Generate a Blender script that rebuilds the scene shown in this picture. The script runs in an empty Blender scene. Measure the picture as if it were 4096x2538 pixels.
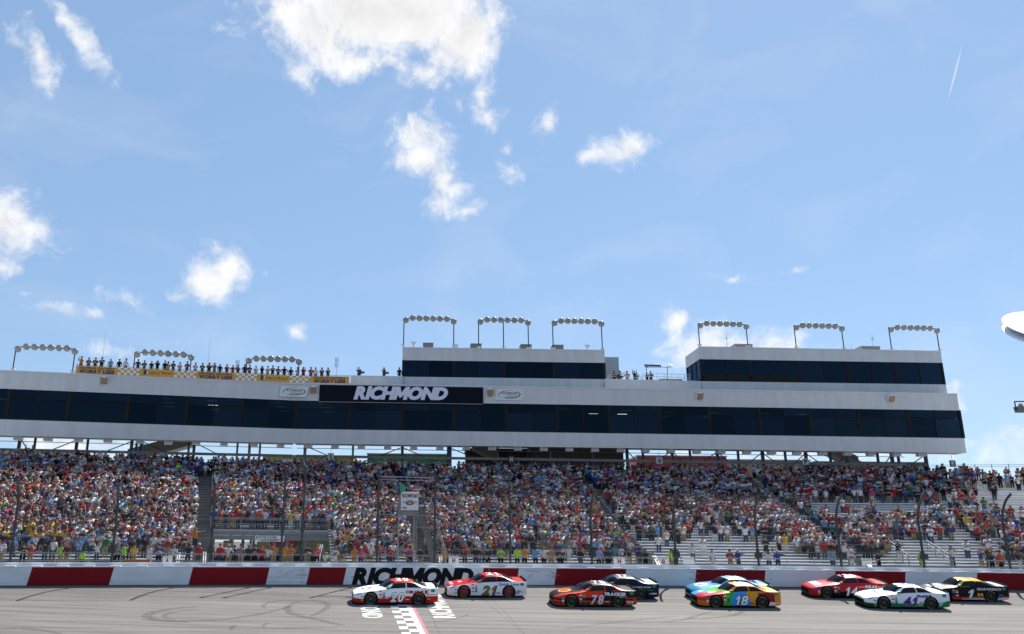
import bpy, math, random
import numpy as np
from mathutils import Vector, Matrix
random.seed(7); RNG = np.random.default_rng(7)
SC = bpy.context.scene
COL = SC.collection

# ------------------------------------------------------------------ camera
F, CX, CY, W, H = 3300.0, 1756.0, 1269.0, 4096.0, 2538.0     # photo pixels
TH = math.atan(.2825); RHO = .0087
CAM = np.array([0, 0, 4.8])
fw = np.array([0, math.cos(TH), math.sin(TH)]); r0 = np.array([1., 0, 0]); u0 = np.array([0, -math.sin(TH), math.cos(TH)])
rt = math.cos(RHO)*r0 + math.sin(RHO)*u0; up = -math.sin(RHO)*r0 + math.cos(RHO)*u0
cam = bpy.data.cameras.new('camera'); camo = bpy.data.objects.new('camera', cam); COL.objects.link(camo)
camo.matrix_world = Matrix(((rt[0], up[0], -fw[0], CAM[0]), (rt[1], up[1], -fw[1], CAM[1]), (rt[2], up[2], -fw[2], CAM[2]), (0, 0, 0, 1)))
cam.sensor_fit = 'HORIZONTAL'; cam.sensor_width = 36; cam.lens = F/W*36
cam.shift_x = (W/2-CX)/W; cam.clip_end = 5000; cam.clip_start = .5
SC.camera = camo
SC.cycles.max_bounces = 5; SC.cycles.diffuse_bounces = 3; SC.cycles.glossy_bounces = 2; SC.cycles.transmission_bounces = 2; SC.cycles.transparent_max_bounces = 10
SC.cycles.caustics_reflective = False; SC.cycles.caustics_refractive = False

# ------------------------------------------------------------------ light
SUN_EL, SUN_AZ = math.radians(50), math.radians(30)          # azimuth: right of straight ahead (+Y)
SKY_STRENGTH, SUN_STRENGTH, EXPOSURE = .08, 5.0, .87
SC.view_settings.view_transform = 'Standard'; SC.view_settings.look = 'None'
SC.view_settings.gamma = 1; SC.view_settings.exposure = EXPOSURE
sun = bpy.data.lights.new('sun', 'SUN'); suno = bpy.data.objects.new('sun', sun); COL.objects.link(suno)
sun.energy = SUN_STRENGTH; sun.angle = math.radians(.53); sun.color = (1, .95, .87)
sd = Vector((math.sin(SUN_AZ)*math.cos(SUN_EL), math.cos(SUN_AZ)*math.cos(SUN_EL), math.sin(SUN_EL)))
suno.rotation_euler = sd.to_track_quat('Z', 'Y').to_euler()

def ray(x, y): return fw + (x-CX)/F*rt - (y-CY)/F*up
def P(x, y, Z): return CAM + Z*ray(x, y)
def proj(p):
    v = np.asarray(p, float)-CAM; z = v@fw
    return CX+F*(v@rt)/z, CY-F*(v@up)/z, z

# ---- sky: Nishita plus procedural cumulus placed by azimuth and elevation
world = bpy.data.worlds.new('World'); SC.world = world; world.use_nodes = True
nt = world.node_tree; nt.nodes.clear()
def N(t, **k):
    n = nt.nodes.new(t)
    for a, b in k.items(): setattr(n, a, b)
    return n
def L(a, b): nt.links.new(a, b)
def mth(op, a, b=None, c=None, clamp=False):
    n = N('ShaderNodeMath', operation=op, use_clamp=clamp)
    for i, v in enumerate((a, b, c)):
        if v is None: continue
        if isinstance(v, (int, float)): n.inputs[i].default_value = v
        else: L(v, n.inputs[i])
    return n.outputs[0]
sky = N('ShaderNodeTexSky', sky_type='NISHITA'); sky.sun_disc = False
sky.sun_elevation = SUN_EL; sky.sun_rotation = SUN_AZ
sky.altitude = 50; sky.air_density = 1.0; sky.dust_density = .15; sky.ozone_density = 2.2
tc = N('ShaderNodeTexCoord'); sep = N('ShaderNodeSeparateXYZ'); L(tc.outputs['Generated'], sep.inputs[0])
az = mth('ARCTAN2', sep.outputs[0], sep.outputs[1]); el = mth('ARCSINE', sep.outputs[2])
cmb = N('ShaderNodeCombineXYZ'); L(az, cmb.inputs[0]); L(el, cmb.inputs[1])
def azel(x, y):
    d = ray(x, y); d = d/np.linalg.norm(d)
    return math.atan2(d[0], d[1]), math.asin(d[2])
# warp + noises
warp = N('ShaderNodeTexNoise'); warp.inputs['Scale'].default_value = 9; warp.inputs['Detail'].default_value = 5
L(cmb.outputs[0], warp.inputs['Vector'])
wv = N('ShaderNodeVectorMath', operation='MULTIPLY_ADD'); L(warp.outputs['Color'], wv.inputs[0])
wv.inputs[1].default_value = (.075, .055, 0); wv.inputs[2].default_value = (-.0375, -.0275, 0)
wadd = N('ShaderNodeVectorMath', operation='ADD'); L(cmb.outputs[0], wadd.inputs[0]); L(wv.outputs[0], wadd.inputs[1])
CL = [  # overview pixels (2440 wide): x, y, rx, ry, rotation, strength
 (915, 30, 360, 135, 0, 1.9), (740, 60, 190, 110, 10, 1.5), (1100, 90, 170, 120, -15, 1.6), (1010, 175, 105, 62, 0, 1.05), (710, 160, 50, 70, 0, .8), (850, 140, 160, 65, 0, 1.1),
 (95, 140, 85, 62, 42, 1.0), (195, 100, 130, 34, 42, .85), (535, 75, 50, 40, 0, .55),
 (10, 520, 130, 130, 0, 1.3), (90, 540, 75, 70, 0, .95), (15, 620, 60, 60, 0, .9),
 (500, 665, 125, 70, -25, 1.05), (540, 620, 75, 65, 0, 1.0), (505, 590, 40, 40, 0, .8), (430, 700, 60, 40, 0, .75),
 (140, 735, 85, 22, 0, .62), (305, 710, 75, 36, 10, .62), (215, 742, 40, 20, 0, .6), (80, 700, 50, 14, 0, .5),
 (1000, 325, 95, 80, 0, 1.1), (985, 385, 85, 55, 0, 1.05), (1060, 455, 80, 70, 45, 1.1), (1025, 415, 75, 60, 45, 1.1), (1050, 495, 55, 40, 0, .95),
 (1142, 225, 46, 85, 5, .85), (1165, 265, 46, 56, 30, .72), (1100, 250, 24, 40, 0, .5), (1190, 250, 22, 26, 0, .5), (1122, 515, 38, 38, 0, .8), (1215, 350, 30, 45, 0, .62), (1215, 410, 45, 50, 20, .58), (1310, 290, 45, 60, 0, .7),
 (1485, 345, 85, 55, -20, 1.05), (1420, 365, 55, 32, 0, .9), (855, 285, 18, 30, 0, .45),
 (700, 788, 50, 26, 0, .7), (290, 835, 90, 30, 5, .75), (430, 800, 24, 14, 0, .5),
 (1690, 845, 170, 80, 0, 1.0), (1840, 825, 130, 55, 0, .9), (1610, 785, 60, 55, 0, .8), (1965, 830, 70, 40, 0, .6), (1750, 668, 45, 16, 0, .5), (1885, 650, 60, 16, -20, .55),
 (2275, 955, 50, 70, 0, .9), (2420, 1050, 120, 80, 0, .8), (2330, 1055, 40, 24, 0, .6), (200, 1060, 300, 50, 0, .8), (1900, 1090, 500, 50, 0, .55), (1000, 1110, 300, 40, 0, .6)]
fld = None
for (x, y, rx, ry, ro, s) in CL:
    k = W/2440; a, e = azel(x*k, y*k); sc = 1/np.linalg.norm(ray(x*k, y*k))
    m = N('ShaderNodeMapping', vector_type='TEXTURE'); L(wadd.outputs[0], m.inputs['Vector'])
    m.inputs['Location'].default_value = (a, e, 0); m.inputs['Rotation'].default_value = (0, 0, -math.radians(ro))
    m.inputs['Scale'].default_value = (rx*k/F*sc/max(.6, math.cos(e)), ry*k/F*sc, 1)
    ln = N('ShaderNodeVectorMath', operation='LENGTH'); L(m.outputs[0], ln.inputs[0])
    v = mth('MULTIPLY_ADD', ln.outputs['Value'], -s, s)
    fld = v if fld is None else mth('SMOOTH_MAX', fld, v, .12)
# generic fair-weather clouds all round the sky that is not in the list above
gn = N('ShaderNodeTexNoise'); gn.inputs['Scale'].default_value = 3.2; gn.inputs['Detail'].default_value = 3
L(wadd.outputs[0], gn.inputs['Vector'])
gen = mth('MULTIPLY_ADD', gn.outputs['Fac'], 6.0, -3.7)
away = mth('MULTIPLY_ADD', mth('ABSOLUTE', mth('SUBTRACT', az, .07)), 8.0, -5.6, clamp=True)
away2 = mth('MULTIPLY_ADD', el, 9.0, -6.2, clamp=True)
aw = mth('MAXIMUM', away, away2)
gen = mth('SUBTRACT', gen, mth('MULTIPLY', mth('SUBTRACT', 1.0, aw), 3.0))
fld = mth('MAXIMUM', fld, gen)
n1 = N('ShaderNodeTexNoise'); n1.inputs['Scale'].default_value = 20; n1.inputs['Detail'].default_value = 10; n1.inputs['Roughness'].default_value = .64
L(wadd.outputs[0], n1.inputs['Vector'])
n2 = N('ShaderNodeTexNoise'); n2.inputs['Scale'].default_value = 60; n2.inputs['Detail'].default_value = 7; n2.inputs['Roughness'].default_value = .6
L(wadd.outputs[0], n2.inputs['Vector'])
d = mth('ADD', fld, mth('MULTIPLY_ADD', n1.outputs['Fac'], 2.3, -1.26))
d = mth('ADD', d, mth('MULTIPLY_ADD', n2.outputs['Fac'], .9, -.45))
mr = N('ShaderNodeMapRange', interpolation_type='SMOOTHSTEP'); L(d, mr.inputs[0]); mr.inputs[1].default_value = -.04; mr.inputs[2].default_value = 1.05
cov = mr.outputs[0]
# thin veil
n3 = N('ShaderNodeTexNoise'); n3.inputs['Scale'].default_value = 5; n3.inputs['Detail'].default_value = 7; n3.inputs['Distortion'].default_value = .6
mp3 = N('ShaderNodeMapping'); mp3.inputs['Scale'].default_value = (1, 2.2, 1); mp3.inputs['Rotation'].default_value = (0, 0, .5); L(wadd.outputs[0], mp3.inputs[0]); L(mp3.outputs[0], n3.inputs['Vector'])
veil = mth('MULTIPLY', mth('MULTIPLY_ADD', n3.outputs['Fac'], 2.4, -1.2, clamp=True), .22)
# cloud body: white with soft grey undersides where it is thick
mr2 = N('ShaderNodeMapRange'); L(d, mr2.inputs[0]); mr2.inputs[1].default_value = .6; mr2.inputs[2].default_value = 2.3; mr2.inputs[3].default_value = 1.0; mr2.inputs[4].default_value = .80
CLOUD = 7.0
mrn = N('ShaderNodeMapRange'); L(n1.outputs['Fac'], mrn.inputs[0]); mrn.inputs[1].default_value = .38; mrn.inputs[2].default_value = .62; mrn.inputs[3].default_value = .88; mrn.inputs[4].default_value = 1.04
shade = mth('MULTIPLY', mr2.outputs[0], mrn.outputs[0])
cc = N('ShaderNodeCombineColor'); 
for i, v in enumerate((1.0, 1.0, 1.01)): L(mth('MULTIPLY', shade, CLOUD*v), cc.inputs[i])
skt = N('ShaderNodeMix', data_type='RGBA', blend_type='MULTIPLY'); skt.inputs['Factor'].default_value = 1
even = N('ShaderNodeMix', data_type='RGBA'); even.inputs['Factor'].default_value = .58; L(sky.outputs[0], even.inputs['A']); even.inputs['B'].default_value = (2.18, 3.50, 5.65, 1); L(even.outputs['Result'], skt.inputs['A']); skt.inputs['B'].default_value = (1.04, 1.03, 1.0, 1)
mx = N('ShaderNodeMix', data_type='RGBA'); L(mth('MAXIMUM', cov, veil), mx.inputs['Factor']); L(skt.outputs['Result'], mx.inputs['A']); L(cc.outputs[0], mx.inputs['B'])
# contrail
a1, e1 = azel(2295*W/2440, 100*W/2440); a2, e2 = azel(2257*W/2440, 245*W/2440)
m = N('ShaderNodeMapping', vector_type='TEXTURE'); L(cmb.outputs[0], m.inputs['Vector'])
m.inputs['Location'].default_value = ((a1+a2)/2, (e1+e2)/2, 0); m.inputs['Rotation'].default_value = (0, 0, math.atan2(e2-e1, a2-a1))
m.inputs['Scale'].default_value = (math.hypot(a2-a1, e2-e1)/2, .0011, 1)
ln = N('ShaderNodeVectorMath', operation='LENGTH'); L(m.outputs[0], ln.inputs[0])
ct = mth('MULTIPLY', mth('MULTIPLY_ADD', ln.outputs['Value'], -1.6, 1.6, clamp=True), .5)
mx2 = N('ShaderNodeMix', data_type='RGBA'); L(ct, mx2.inputs['Factor']); L(mx.outputs['Result'], mx2.inputs['A']); mx2.inputs['B'].default_value = (7, 7, 7, 1)
bg = N('ShaderNodeBackground'); bg.inputs['Strength'].default_value = SKY_STRENGTH
wo = N('ShaderNodeOutputWorld'); L(mx2.outputs['Result'], bg.inputs[0]); L(bg.outputs[0], wo.inputs[0])

# ------------------------------------------------------------------ helpers
MATS = {}
def M(name, col=(.5, .5, .5), rough=.6, metal=0., noise=0., nscale=3., bump=0., coat=0., spec=.5, stretch=None, emit=None):
    if name in MATS: return MATS[name]
    m = bpy.data.materials.new(name); m.use_nodes = True; MATS[name] = m
    t = m.node_tree; b = t.nodes['Principled BSDF']
    b.inputs['Base Color'].default_value = (*col, 1); b.inputs['Roughness'].default_value = rough; b.inputs['Metallic'].default_value = metal
    b.inputs['Coat Weight'].default_value = coat; b.inputs['Coat Roughness'].default_value = .06; b.inputs['Specular IOR Level'].default_value = spec
    if emit: b.inputs['Emission Color'].default_value = (*emit[0], 1); b.inputs['Emission Strength'].default_value = emit[1]
    if noise or bump:
        tcn = t.nodes.new('ShaderNodeTexCoord'); n = t.nodes.new('ShaderNodeTexNoise'); n.inputs['Scale'].default_value = nscale; n.inputs['Detail'].default_value = 6
        mp = t.nodes.new('ShaderNodeMapping'); mp.inputs['Scale'].default_value = stretch or (1, 1, 1)
        g = t.nodes.new('ShaderNodeNewGeometry'); t.links.new(g.outputs['Position'], mp.inputs[0]); t.links.new(mp.outputs[0], n.inputs['Vector'])
        if noise:
            r = t.nodes.new('ShaderNodeValToRGB'); r.color_ramp.elements[0].position = .3; r.color_ramp.elements[1].position = .7
            r.color_ramp.elements[0].color = (*[c*(1-noise) for c in col], 1); r.color_ramp.elements[1].color = (*[min(1, c*(1+noise)) for c in col], 1)
            t.links.new(n.outputs['Fac'], r.inputs[0]); t.links.new(r.outputs[0], b.inputs['Base Color'])
        if bump:
            bn = t.nodes.new('ShaderNodeBump'); bn.inputs['Strength'].default_value = bump; bn.inputs['Distance'].default_value = .02
            t.links.new(n.outputs['Fac'], bn.inputs['Height']); t.links.new(bn.outputs[0], b.inputs['Normal'])
    return m

def tag(o, label=None, cat=None, group=None, kind=None):
    if label:
        if len(label.split()) > 16: print('LONG', label)
        o['label'] = label
    if cat: o['category'] = cat
    if group: o['group'] = group
    if kind: o['kind'] = kind
    return o
def empty(name, loc, label=None, cat=None, group=None, rz=0, parent=None):
    o = bpy.data.objects.new(name, None); COL.objects.link(o); o.location = Vector(loc); o.rotation_euler = (0, 0, rz); o.empty_display_size = .2
    if parent: o.parent = parent
    return tag(o, label, cat, group)
def wm(o): return o.matrix_basis.copy() if o.parent is None else wm(o.parent) @ o.matrix_parent_inverse @ o.matrix_basis
def place(o, parent):
    """parent it, keeping the vertices where they stand"""
    if parent is not None:
        o.parent = parent; o.matrix_parent_inverse = wm(parent).inverted()
    return o
def mesh_obj(name, v, f, mats, parent=None, smooth=False, mi=None, local=False):
    me = bpy.data.meshes.new(name); me.from_pydata([tuple(map(float, p)) for p in v], [], f)
    for m in (mats if isinstance(mats, (list, tuple)) else [mats]): me.materials.append(m)
    if mi is not None: me.polygons.foreach_set('material_index', mi)
    if smooth: me.polygons.foreach_set('use_smooth', [True]*len(me.polygons))
    me.update()
    o = bpy.data.objects.new(name, me); COL.objects.link(o)
    if parent is not None:
        if local: o.parent = parent
        else: place(o, parent)
    return o
def inst(src, mat4, parent=None, name=None):
    o = bpy.data.objects.new(name or src.name.split('.')[0], src.data); COL.objects.link(o)
    if parent is not None: place(o, parent)
    o.matrix_basis = mat4
    return o

class MB:
    def __init__(s): s.v = []; s.f = []; s.m = []
    def add(s, v, f, mi=0):
        k = len(s.v); s.v += [tuple(map(float, p)) for p in v]; s.f += [tuple(i+k for i in q) for q in f]; s.m += [mi]*len(f); return s
    def obox(s, o, a, b, c, mi=0):
        o, a, b, c = (np.asarray(q, float) for q in (o, a, b, c))
        return s.add([o, o+a, o+a+b, o+b, o+c, o+a+c, o+a+b+c, o+b+c], [(0, 3, 2, 1), (4, 5, 6, 7), (0, 1, 5, 4), (1, 2, 6, 5), (2, 3, 7, 6), (3, 0, 4, 7)], mi)
    def box(s, lo, hi, mi=0):
        lo = np.asarray(lo, float); d = np.asarray(hi, float)-lo
        return s.obox(lo, (d[0], 0, 0), (0, d[1], 0), (0, 0, d[2]), mi)
    def tube(s, p, q, r, n=6, mi=0, r2=None):
        p, q = np.asarray(p, float), np.asarray(q, float); d = q-p; d = d/max(1e-9, np.linalg.norm(d))
        a = np.cross(d, (0, 0, 1)); a = np.cross(d, (1, 0, 0)) if np.linalg.norm(a) < .1 else a; a = a/np.linalg.norm(a); b = np.cross(d, a)
        r2 = r if r2 is None else r2
        ring = [math.cos(2*math.pi*i/n)*a+math.sin(2*math.pi*i/n)*b for i in range(n)]
        v = [p+r*c for c in ring]+[q+r2*c for c in ring]
        return s.add(v, [(i, (i+1) % n, n+(i+1) % n, n+i) for i in range(n)]+[tuple(range(n-1, -1, -1)), tuple(range(n, 2*n))], mi)
    def pipe(s, pts, r, n=6, mi=0):
        for a, b in zip(pts[:-1], pts[1:]): s.tube(a, b, r, n, mi)
        return s
    def lathe(s, c, axis, prof, n=16, mi=0):
        c, d = np.asarray(c, float), np.asarray(axis, float); d = d/np.linalg.norm(d)
        a = np.cross(d, (0, 0, 1)); a = np.cross(d, (1, 0, 0)) if np.linalg.norm(a) < .1 else a; a = a/np.linalg.norm(a); b = np.cross(d, a)
        v = []; f = []
        for (h, r) in prof:
            v += [c+d*h+r*(math.cos(2*math.pi*i/n)*a+math.sin(2*math.pi*i/n)*b) for i in range(n)]
        for k in range(len(prof)-1):
            f += [(k*n+i, k*n+(i+1) % n, (k+1)*n+(i+1) % n, (k+1)*n+i) for i in range(n)]
        f += [tuple(range(n-1, -1, -1)), tuple(range((len(prof)-1)*n, len(prof)*n))]
        return s.add(v, f, mi)
    def sweep(s, paths, mi=0):
        """paths: list of closed profiles (lists of points) joined along"""
        n = len(paths[0]); v = [p for q in paths for p in q]; f = []
        for k in range(len(paths)-1):
            f += [(k*n+i, k*n+(i+1) % n, (k+1)*n+(i+1) % n, (k+1)*n+i) for i in range(n)]
        f += [tuple(range(n-1, -1, -1)), tuple(range((len(paths)-1)*n, len(paths)*n))]
        return s.add(v, f, mi)
    def prism(s, poly, d, mi=0):
        poly = [np.asarray(p, float) for p in poly]; d = np.asarray(d, float); n = len(poly)
        return s.add(poly+[p+d for p in poly], [tuple(range(n-1, -1, -1)), tuple(range(n, 2*n))]+[(i, (i+1) % n, n+(i+1) % n, n+i) for i in range(n)], mi)
    def build(s, name, mats, parent=None, smooth=False, local=False):
        return mesh_obj(name, s.v, s.f, mats, parent, smooth, s.m if isinstance(mats, (list, tuple)) and len(mats) > 1 else None, local)

# ---- glyphs of the built-in font, as flat meshes
GL = {}
def make_glyphs(specs):
    tmp = []
    for ch, off, sh in specs:
        c = bpy.data.curves.new('g', 'FONT'); c.body = ch; c.size = 1; c.offset = off; c.shear = sh; c.dimensions = '2D'; c.fill_mode = 'FRONT'; c.resolution_u = 3
        o = bpy.data.objects.new('g', c); COL.objects.link(o); tmp.append((ch, off, sh, o, c))
    dg = bpy.context.evaluated_depsgraph_get()
    for ch, off, sh, o, c in tmp:
        me = bpy.data.meshes.new_from_object(o.evaluated_get(dg))
        v = np.array([p.co[:2] for p in me.vertices]); f = [tuple(p.vertices) for p in me.polygons]
        GL[(ch, off, sh)] = (v, f); bpy.data.meshes.remove(me)
    for *_, o, c in tmp: bpy.data.objects.remove(o); bpy.data.curves.remove(c)
CH = 'ABCDEFGHIKLMNOPQRSTUVWY0123456789Mmobilutayrenkck&\'s'
make_glyphs([(c, o, s) for c in set(CH) for o in (.0, .03, .065) for s in (0, .25)])
from mathutils.geometry import tessellate_polygon
def custom_glyph(ch, off, sh):
    st = .098+2*off; h0, h1 = -off, .681+off
    if ch == 'M':
        w0, w1 = .075-off, .785+off; c = (w0+w1)/2; k = st*1.12
        p = [(w0, h0), (w0+st, h0), (w0+st, h1-st*2.2), (c, h0+.10), (w1-st, h1-st*2.2), (w1-st, h0), (w1, h0), (w1, h1), (w1-k, h1), (c, .36+off*.2), (w0+k, h1), (w0, h1)]
    else:
        a = .18; p = [(a, h0), (a+st, h0), (a+st, h1), (a+st*.25, h1), (.06, .52), (.06, .52-st*.9), (a, .60-st*.75)]
    v = np.array([(x+sh*y, y) for x, y in p]); return v, [tuple(t) for t in tessellate_polygon([[Vector((*q, 0)) for q in p]])]
for _o in (.0, .03, .065):
    for _s in (0, .25):
        for _c in 'M1': GL[(_c, _o, _s)] = custom_glyph(_c, _o, _s)
def refine(v, f, lim=.16):
    v = [tuple(p) for p in v]; out = []; st = []
    for q in f: st += [(q[0], q[i], q[i+1]) for i in range(1, len(q)-1)]
    mid = {}
    while st:
        t = st.pop(); L_ = [math.dist(v[t[i]], v[t[(i+1) % 3]]) for i in range(3)]; k = max(range(3), key=lambda i: L_[i])
        if L_[k] < lim: out.append(t); continue
        a, b, c = t[k], t[(k+1) % 3], t[(k+2) % 3]; key = (min(a, b), max(a, b))
        if key not in mid: v.append(((v[a][0]+v[b][0])/2, (v[a][1]+v[b][1])/2)); mid[key] = len(v)-1
        m_ = mid[key]; st += [(a, m_, c), (m_, b, c)]
    return np.array(v), out
GL = {k: refine(*q) for k, q in GL.items()}
def text2d(s, off=.03, shear=0, gap=.10, space=.32):
    """returns verts (n,2) scaled so capital height = 1, faces, width"""
    V_, F_, x = [], [], 0
    o0 = .03
    for ch in s:
        if ch == ' ': x += space; continue
        v, f = GL[(ch, off, shear)]; b, _ = GL[(ch, o0, 0)]
        x0, x1 = b[:, 0].min(), b[:, 0].max(); k = len(V_)
        V_ += [(p[0]-x0+x, p[1]) for p in v]; F_ += [tuple(i+k for i in q) for q in f]; x += x1-x0+gap
    V_ = np.array(V_); h = GL[('H', .03, 0)][0][:, 1].max()
    return V_/h, F_, (x-gap)/h
def text_on(name, s, fn, mat, parent, box, off=.03, shear=0, gap=.10):
    """box=(u0,u1,v0,v1): text stretched into that rectangle; fn(u,v)->3D point"""
    v, f, w = text2d(s, off, shear, gap)
    u0_, u1_, v0_, v1_ = box
    pts = [fn(u0_+p[0]/w*(u1_-u0_), v0_+p[1]*(v1_-v0_)) for p in v]
    return mesh_obj(name, pts, f, mat, parent)

# ------------------------------------------------------------------ plan of the place: everything follows the outer wall
cY = (-2.64648551e-03, 1.31936794e-01, 57.217996)
def Yw(u): return cY[0]*u*u+cY[1]*u+cY[2]
def Sw(u): return 2*cY[0]*u+cY[1]
def Zw(u): return 2.572+.00125*u-.000065*u*u if -35 < u < 50 else 2.47
def pos(u, g, z):
    """point g metres behind (+) or in front (-) of the wall face at wall station u"""
    s = Sw(u); l = math.hypot(1, s)
    return np.array([u-s*g/l, Yw(u)+g/l, z])
def tang(u):
    s = Sw(u); l = math.hypot(1, s); return np.array([1/l, s/l, 0])
def back(u):
    s = Sw(u); l = math.hypot(1, s); return np.array([-s/l, 1/l, 0])
BANK = .1405
def T(u, w, lift=0.): return pos(u, -w, Zw(u)-BANK*w+lift)
def uw(X, Y):
    u = X
    for _ in range(12):
        g = (Y-Yw(u))*math.hypot(1, Sw(u)); s = Sw(u); l = math.hypot(1, s)
        g = ((X-u)*(-s)+(Y-Yw(u)))/l
        u = X+s*g/l
    return u, -g
def on_track(x, y):
    d = ray(x, y); lo, hi = 20., 90.
    for _ in range(50):
        t = (lo+hi)/2; p = CAM+t*d; u, w = uw(p[0], p[1])
        if w > 0 and p[2] > Zw(u)-BANK*w: lo = t
        else: hi = t
    return u, w
def u_at(px, g, z):
    lo, hi = -60., 70.
    for _ in range(50):
        m_ = (lo+hi)/2
        if proj(pos(m_, g, z))[0] < px: lo = m_
        else: hi = m_
    return m_

# ------------------------------------------------------------------ ground, track, markings
def track_material():
    m = bpy.data.materials.new('worn asphalt'); m.use_nodes = True; t = m.node_tree; b = t.nodes['Principled BSDF']
    g = t.nodes.new('ShaderNodeNewGeometry')
    def noise(scale, st, det=6, rough=.55):
        mp = t.nodes.new('ShaderNodeMapping'); mp.inputs['Scale'].default_value = st; t.links.new(g.outputs['Position'], mp.inputs[0])
        n = t.nodes.new('ShaderNodeTexNoise'); n.inputs['Scale'].default_value = scale; n.inputs['Detail'].default_value = det; n.inputs['Roughness'].default_value = rough
        t.links.new(mp.outputs[0], n.inputs['Vector']); return n.outputs['Fac']
    def ramp(src, p0, c0, p1, c1):
        r = t.nodes.new('ShaderNodeValToRGB'); r.color_ramp.elements[0].position = p0; r.color_ramp.elements[1].position = p1
        r.color_ramp.elements[0].color = (*c0, 1); r.color_ramp.elements[1].color = (*c1, 1); t.links.new(src, r.inputs[0]); return r.outputs[0]
    def mul(a, b_, fac=1):
        x = t.nodes.new('ShaderNodeMix'); x.data_type = 'RGBA'; x.blend_type = 'MULTIPLY'; x.inputs['Factor'].default_value = fac
        t.links.new(a, x.inputs['A']); t.links.new(b_, x.inputs['B']); return x.outputs['Result']
    c = ramp(noise(.5, (.25, 1, 1)), .3, (.152, .140, .129), .7, (.186, .172, .159))
    c = mul(c, ramp(noise(1.6, (.035, 1.6, 1.6), 3), .36, (.72, .715, .71), .56, (1, 1, 1)))
    c = mul(c, ramp(noise(5.0, (.012, 1.3, 1.3), 2), .32, (.70, .70, .70), .42, (1, 1, 1)))
    c = mul(c, ramp(noise(45, (1, 1, 1), 4), .25, (.78, .78, .78), .75, (1.15, 1.15, 1.15)))
    v = t.nodes.new('ShaderNodeTexVoronoi'); v.inputs['Scale'].default_value = 2.6; t.links.new(g.outputs['Position'], v.inputs['Vector'])
    fl = t.nodes.new('ShaderNodeMath'); fl.operation = 'LESS_THAN'; fl.inputs[1].default_value = .05; t.links.new(v.outputs['Distance'], fl.inputs[0])
    x = t.nodes.new('ShaderNodeMix'); x.data_type = 'RGBA'; x.inputs['B'].default_value = (.6, .58, .55, 1)
    fm = t.nodes.new('ShaderNodeMath'); fm.operation = 'MULTIPLY'; fm.inputs[1].default_value = .35; t.links.new(fl.outputs[0], fm.inputs[0])
    t.links.new(fm.outputs[0], x.inputs['Factor']); t.links.new(c, x.inputs['A'])
    t.links.new(x.outputs['Result'], b.inputs['Base Color']); b.inputs['Roughness'].default_value = .85; b.inputs['Specular IOR Level'].default_value = .25
    bn = t.nodes.new('ShaderNodeBump'); bn.inputs['Strength'].default_value = .25; bn.inputs['Distance'].default_value = .01; t.links.new(noise(60, (1, 1, 1)), bn.inputs['Height']); t.links.new(bn.outputs[0], b.inputs['Normal'])
    return m
m_track = track_material()
m_ground = M('infield tarmac', (.16, .15, .14), .9, noise=.2, nscale=.4)
g = MB(); g.add([(-1500, -1500, -.05), (1500, -1500, -.05), (1500, 1500, -.05), (-1500, 1500, -.05)], [(0, 1, 2, 3)])
tag(g.build('ground', m_ground), kind='structure')
us = np.arange(-75, 100.1, 2.5); ws = [-.6, 0, 1, 2, 4, 6, 9, 12, 15, 18.2]
v = [T(u, w) for u in us for w in ws]; n = len(ws)
f = [(i*n+j, i*n+j+1, (i+1)*n+j+1, (i+1)*n+j) for i in range(len(us)-1) for j in range(n-1)]
track = tag(mesh_obj('track', v, f, m_track), kind='structure')
# raised concourse behind the wall
m_conc = M('concourse concrete', (.30, .29, .27), .9, noise=.15, nscale=.8)
ZC = 3.3
g = MB(); pr = []
for u in np.arange(-75, 100.1, 5):
    a, b = pos(u, .9, 0), pos(u, 140, 0); pr.append([(a[0], a[1], -.2), (b[0], b[1], -.2), (b[0], b[1], ZC), (a[0], a[1], ZC)])
g.sweep(pr); tag(g.build('concourse', m_conc), kind='structure')

def strip(pts, width, lift, name, mat, parent, taper=True):
    """flat ribbon on the track along (u,w) points"""
    pts = [np.array(p, float) for p in pts]; v = []; n = len(pts)
    for i, p in enumerate(pts):
        d = pts[min(i+1, n-1)]-pts[max(i-1, 0)]; d = d/max(1e-6, np.linalg.norm(d)); q = np.array([-d[1], d[0]])
        k = width*(math.sin(math.pi*(i+.35)/(n-.3))**.4 if taper else 1)/2
        v += [T(*(p+q*k), lift), T(*(p-q*k), lift)]
    return mesh_obj(name, v, [(2*i, 2*i+1, 2*i+3, 2*i+2) for i in range(n-1)], mat, parent)
def spline(px, k=8):
    """smooth curve through photo pixels lying on the track -> (u,w) list"""
    p = [np.array(on_track(*q)) for q in px]; out = []
    for i in range(len(p)-1):
        a, b, c, d = p[max(i-1, 0)], p[i], p[i+1], p[min(i+2, len(p)-1)]
        for j in range(k):
            t = j/k; out.append(.5*((2*b)+(c-a)*t+(2*a-5*b+4*c-d)*t*t+(3*b-a-3*c+d)*t**3))
    return out+[p[-1]]
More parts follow.
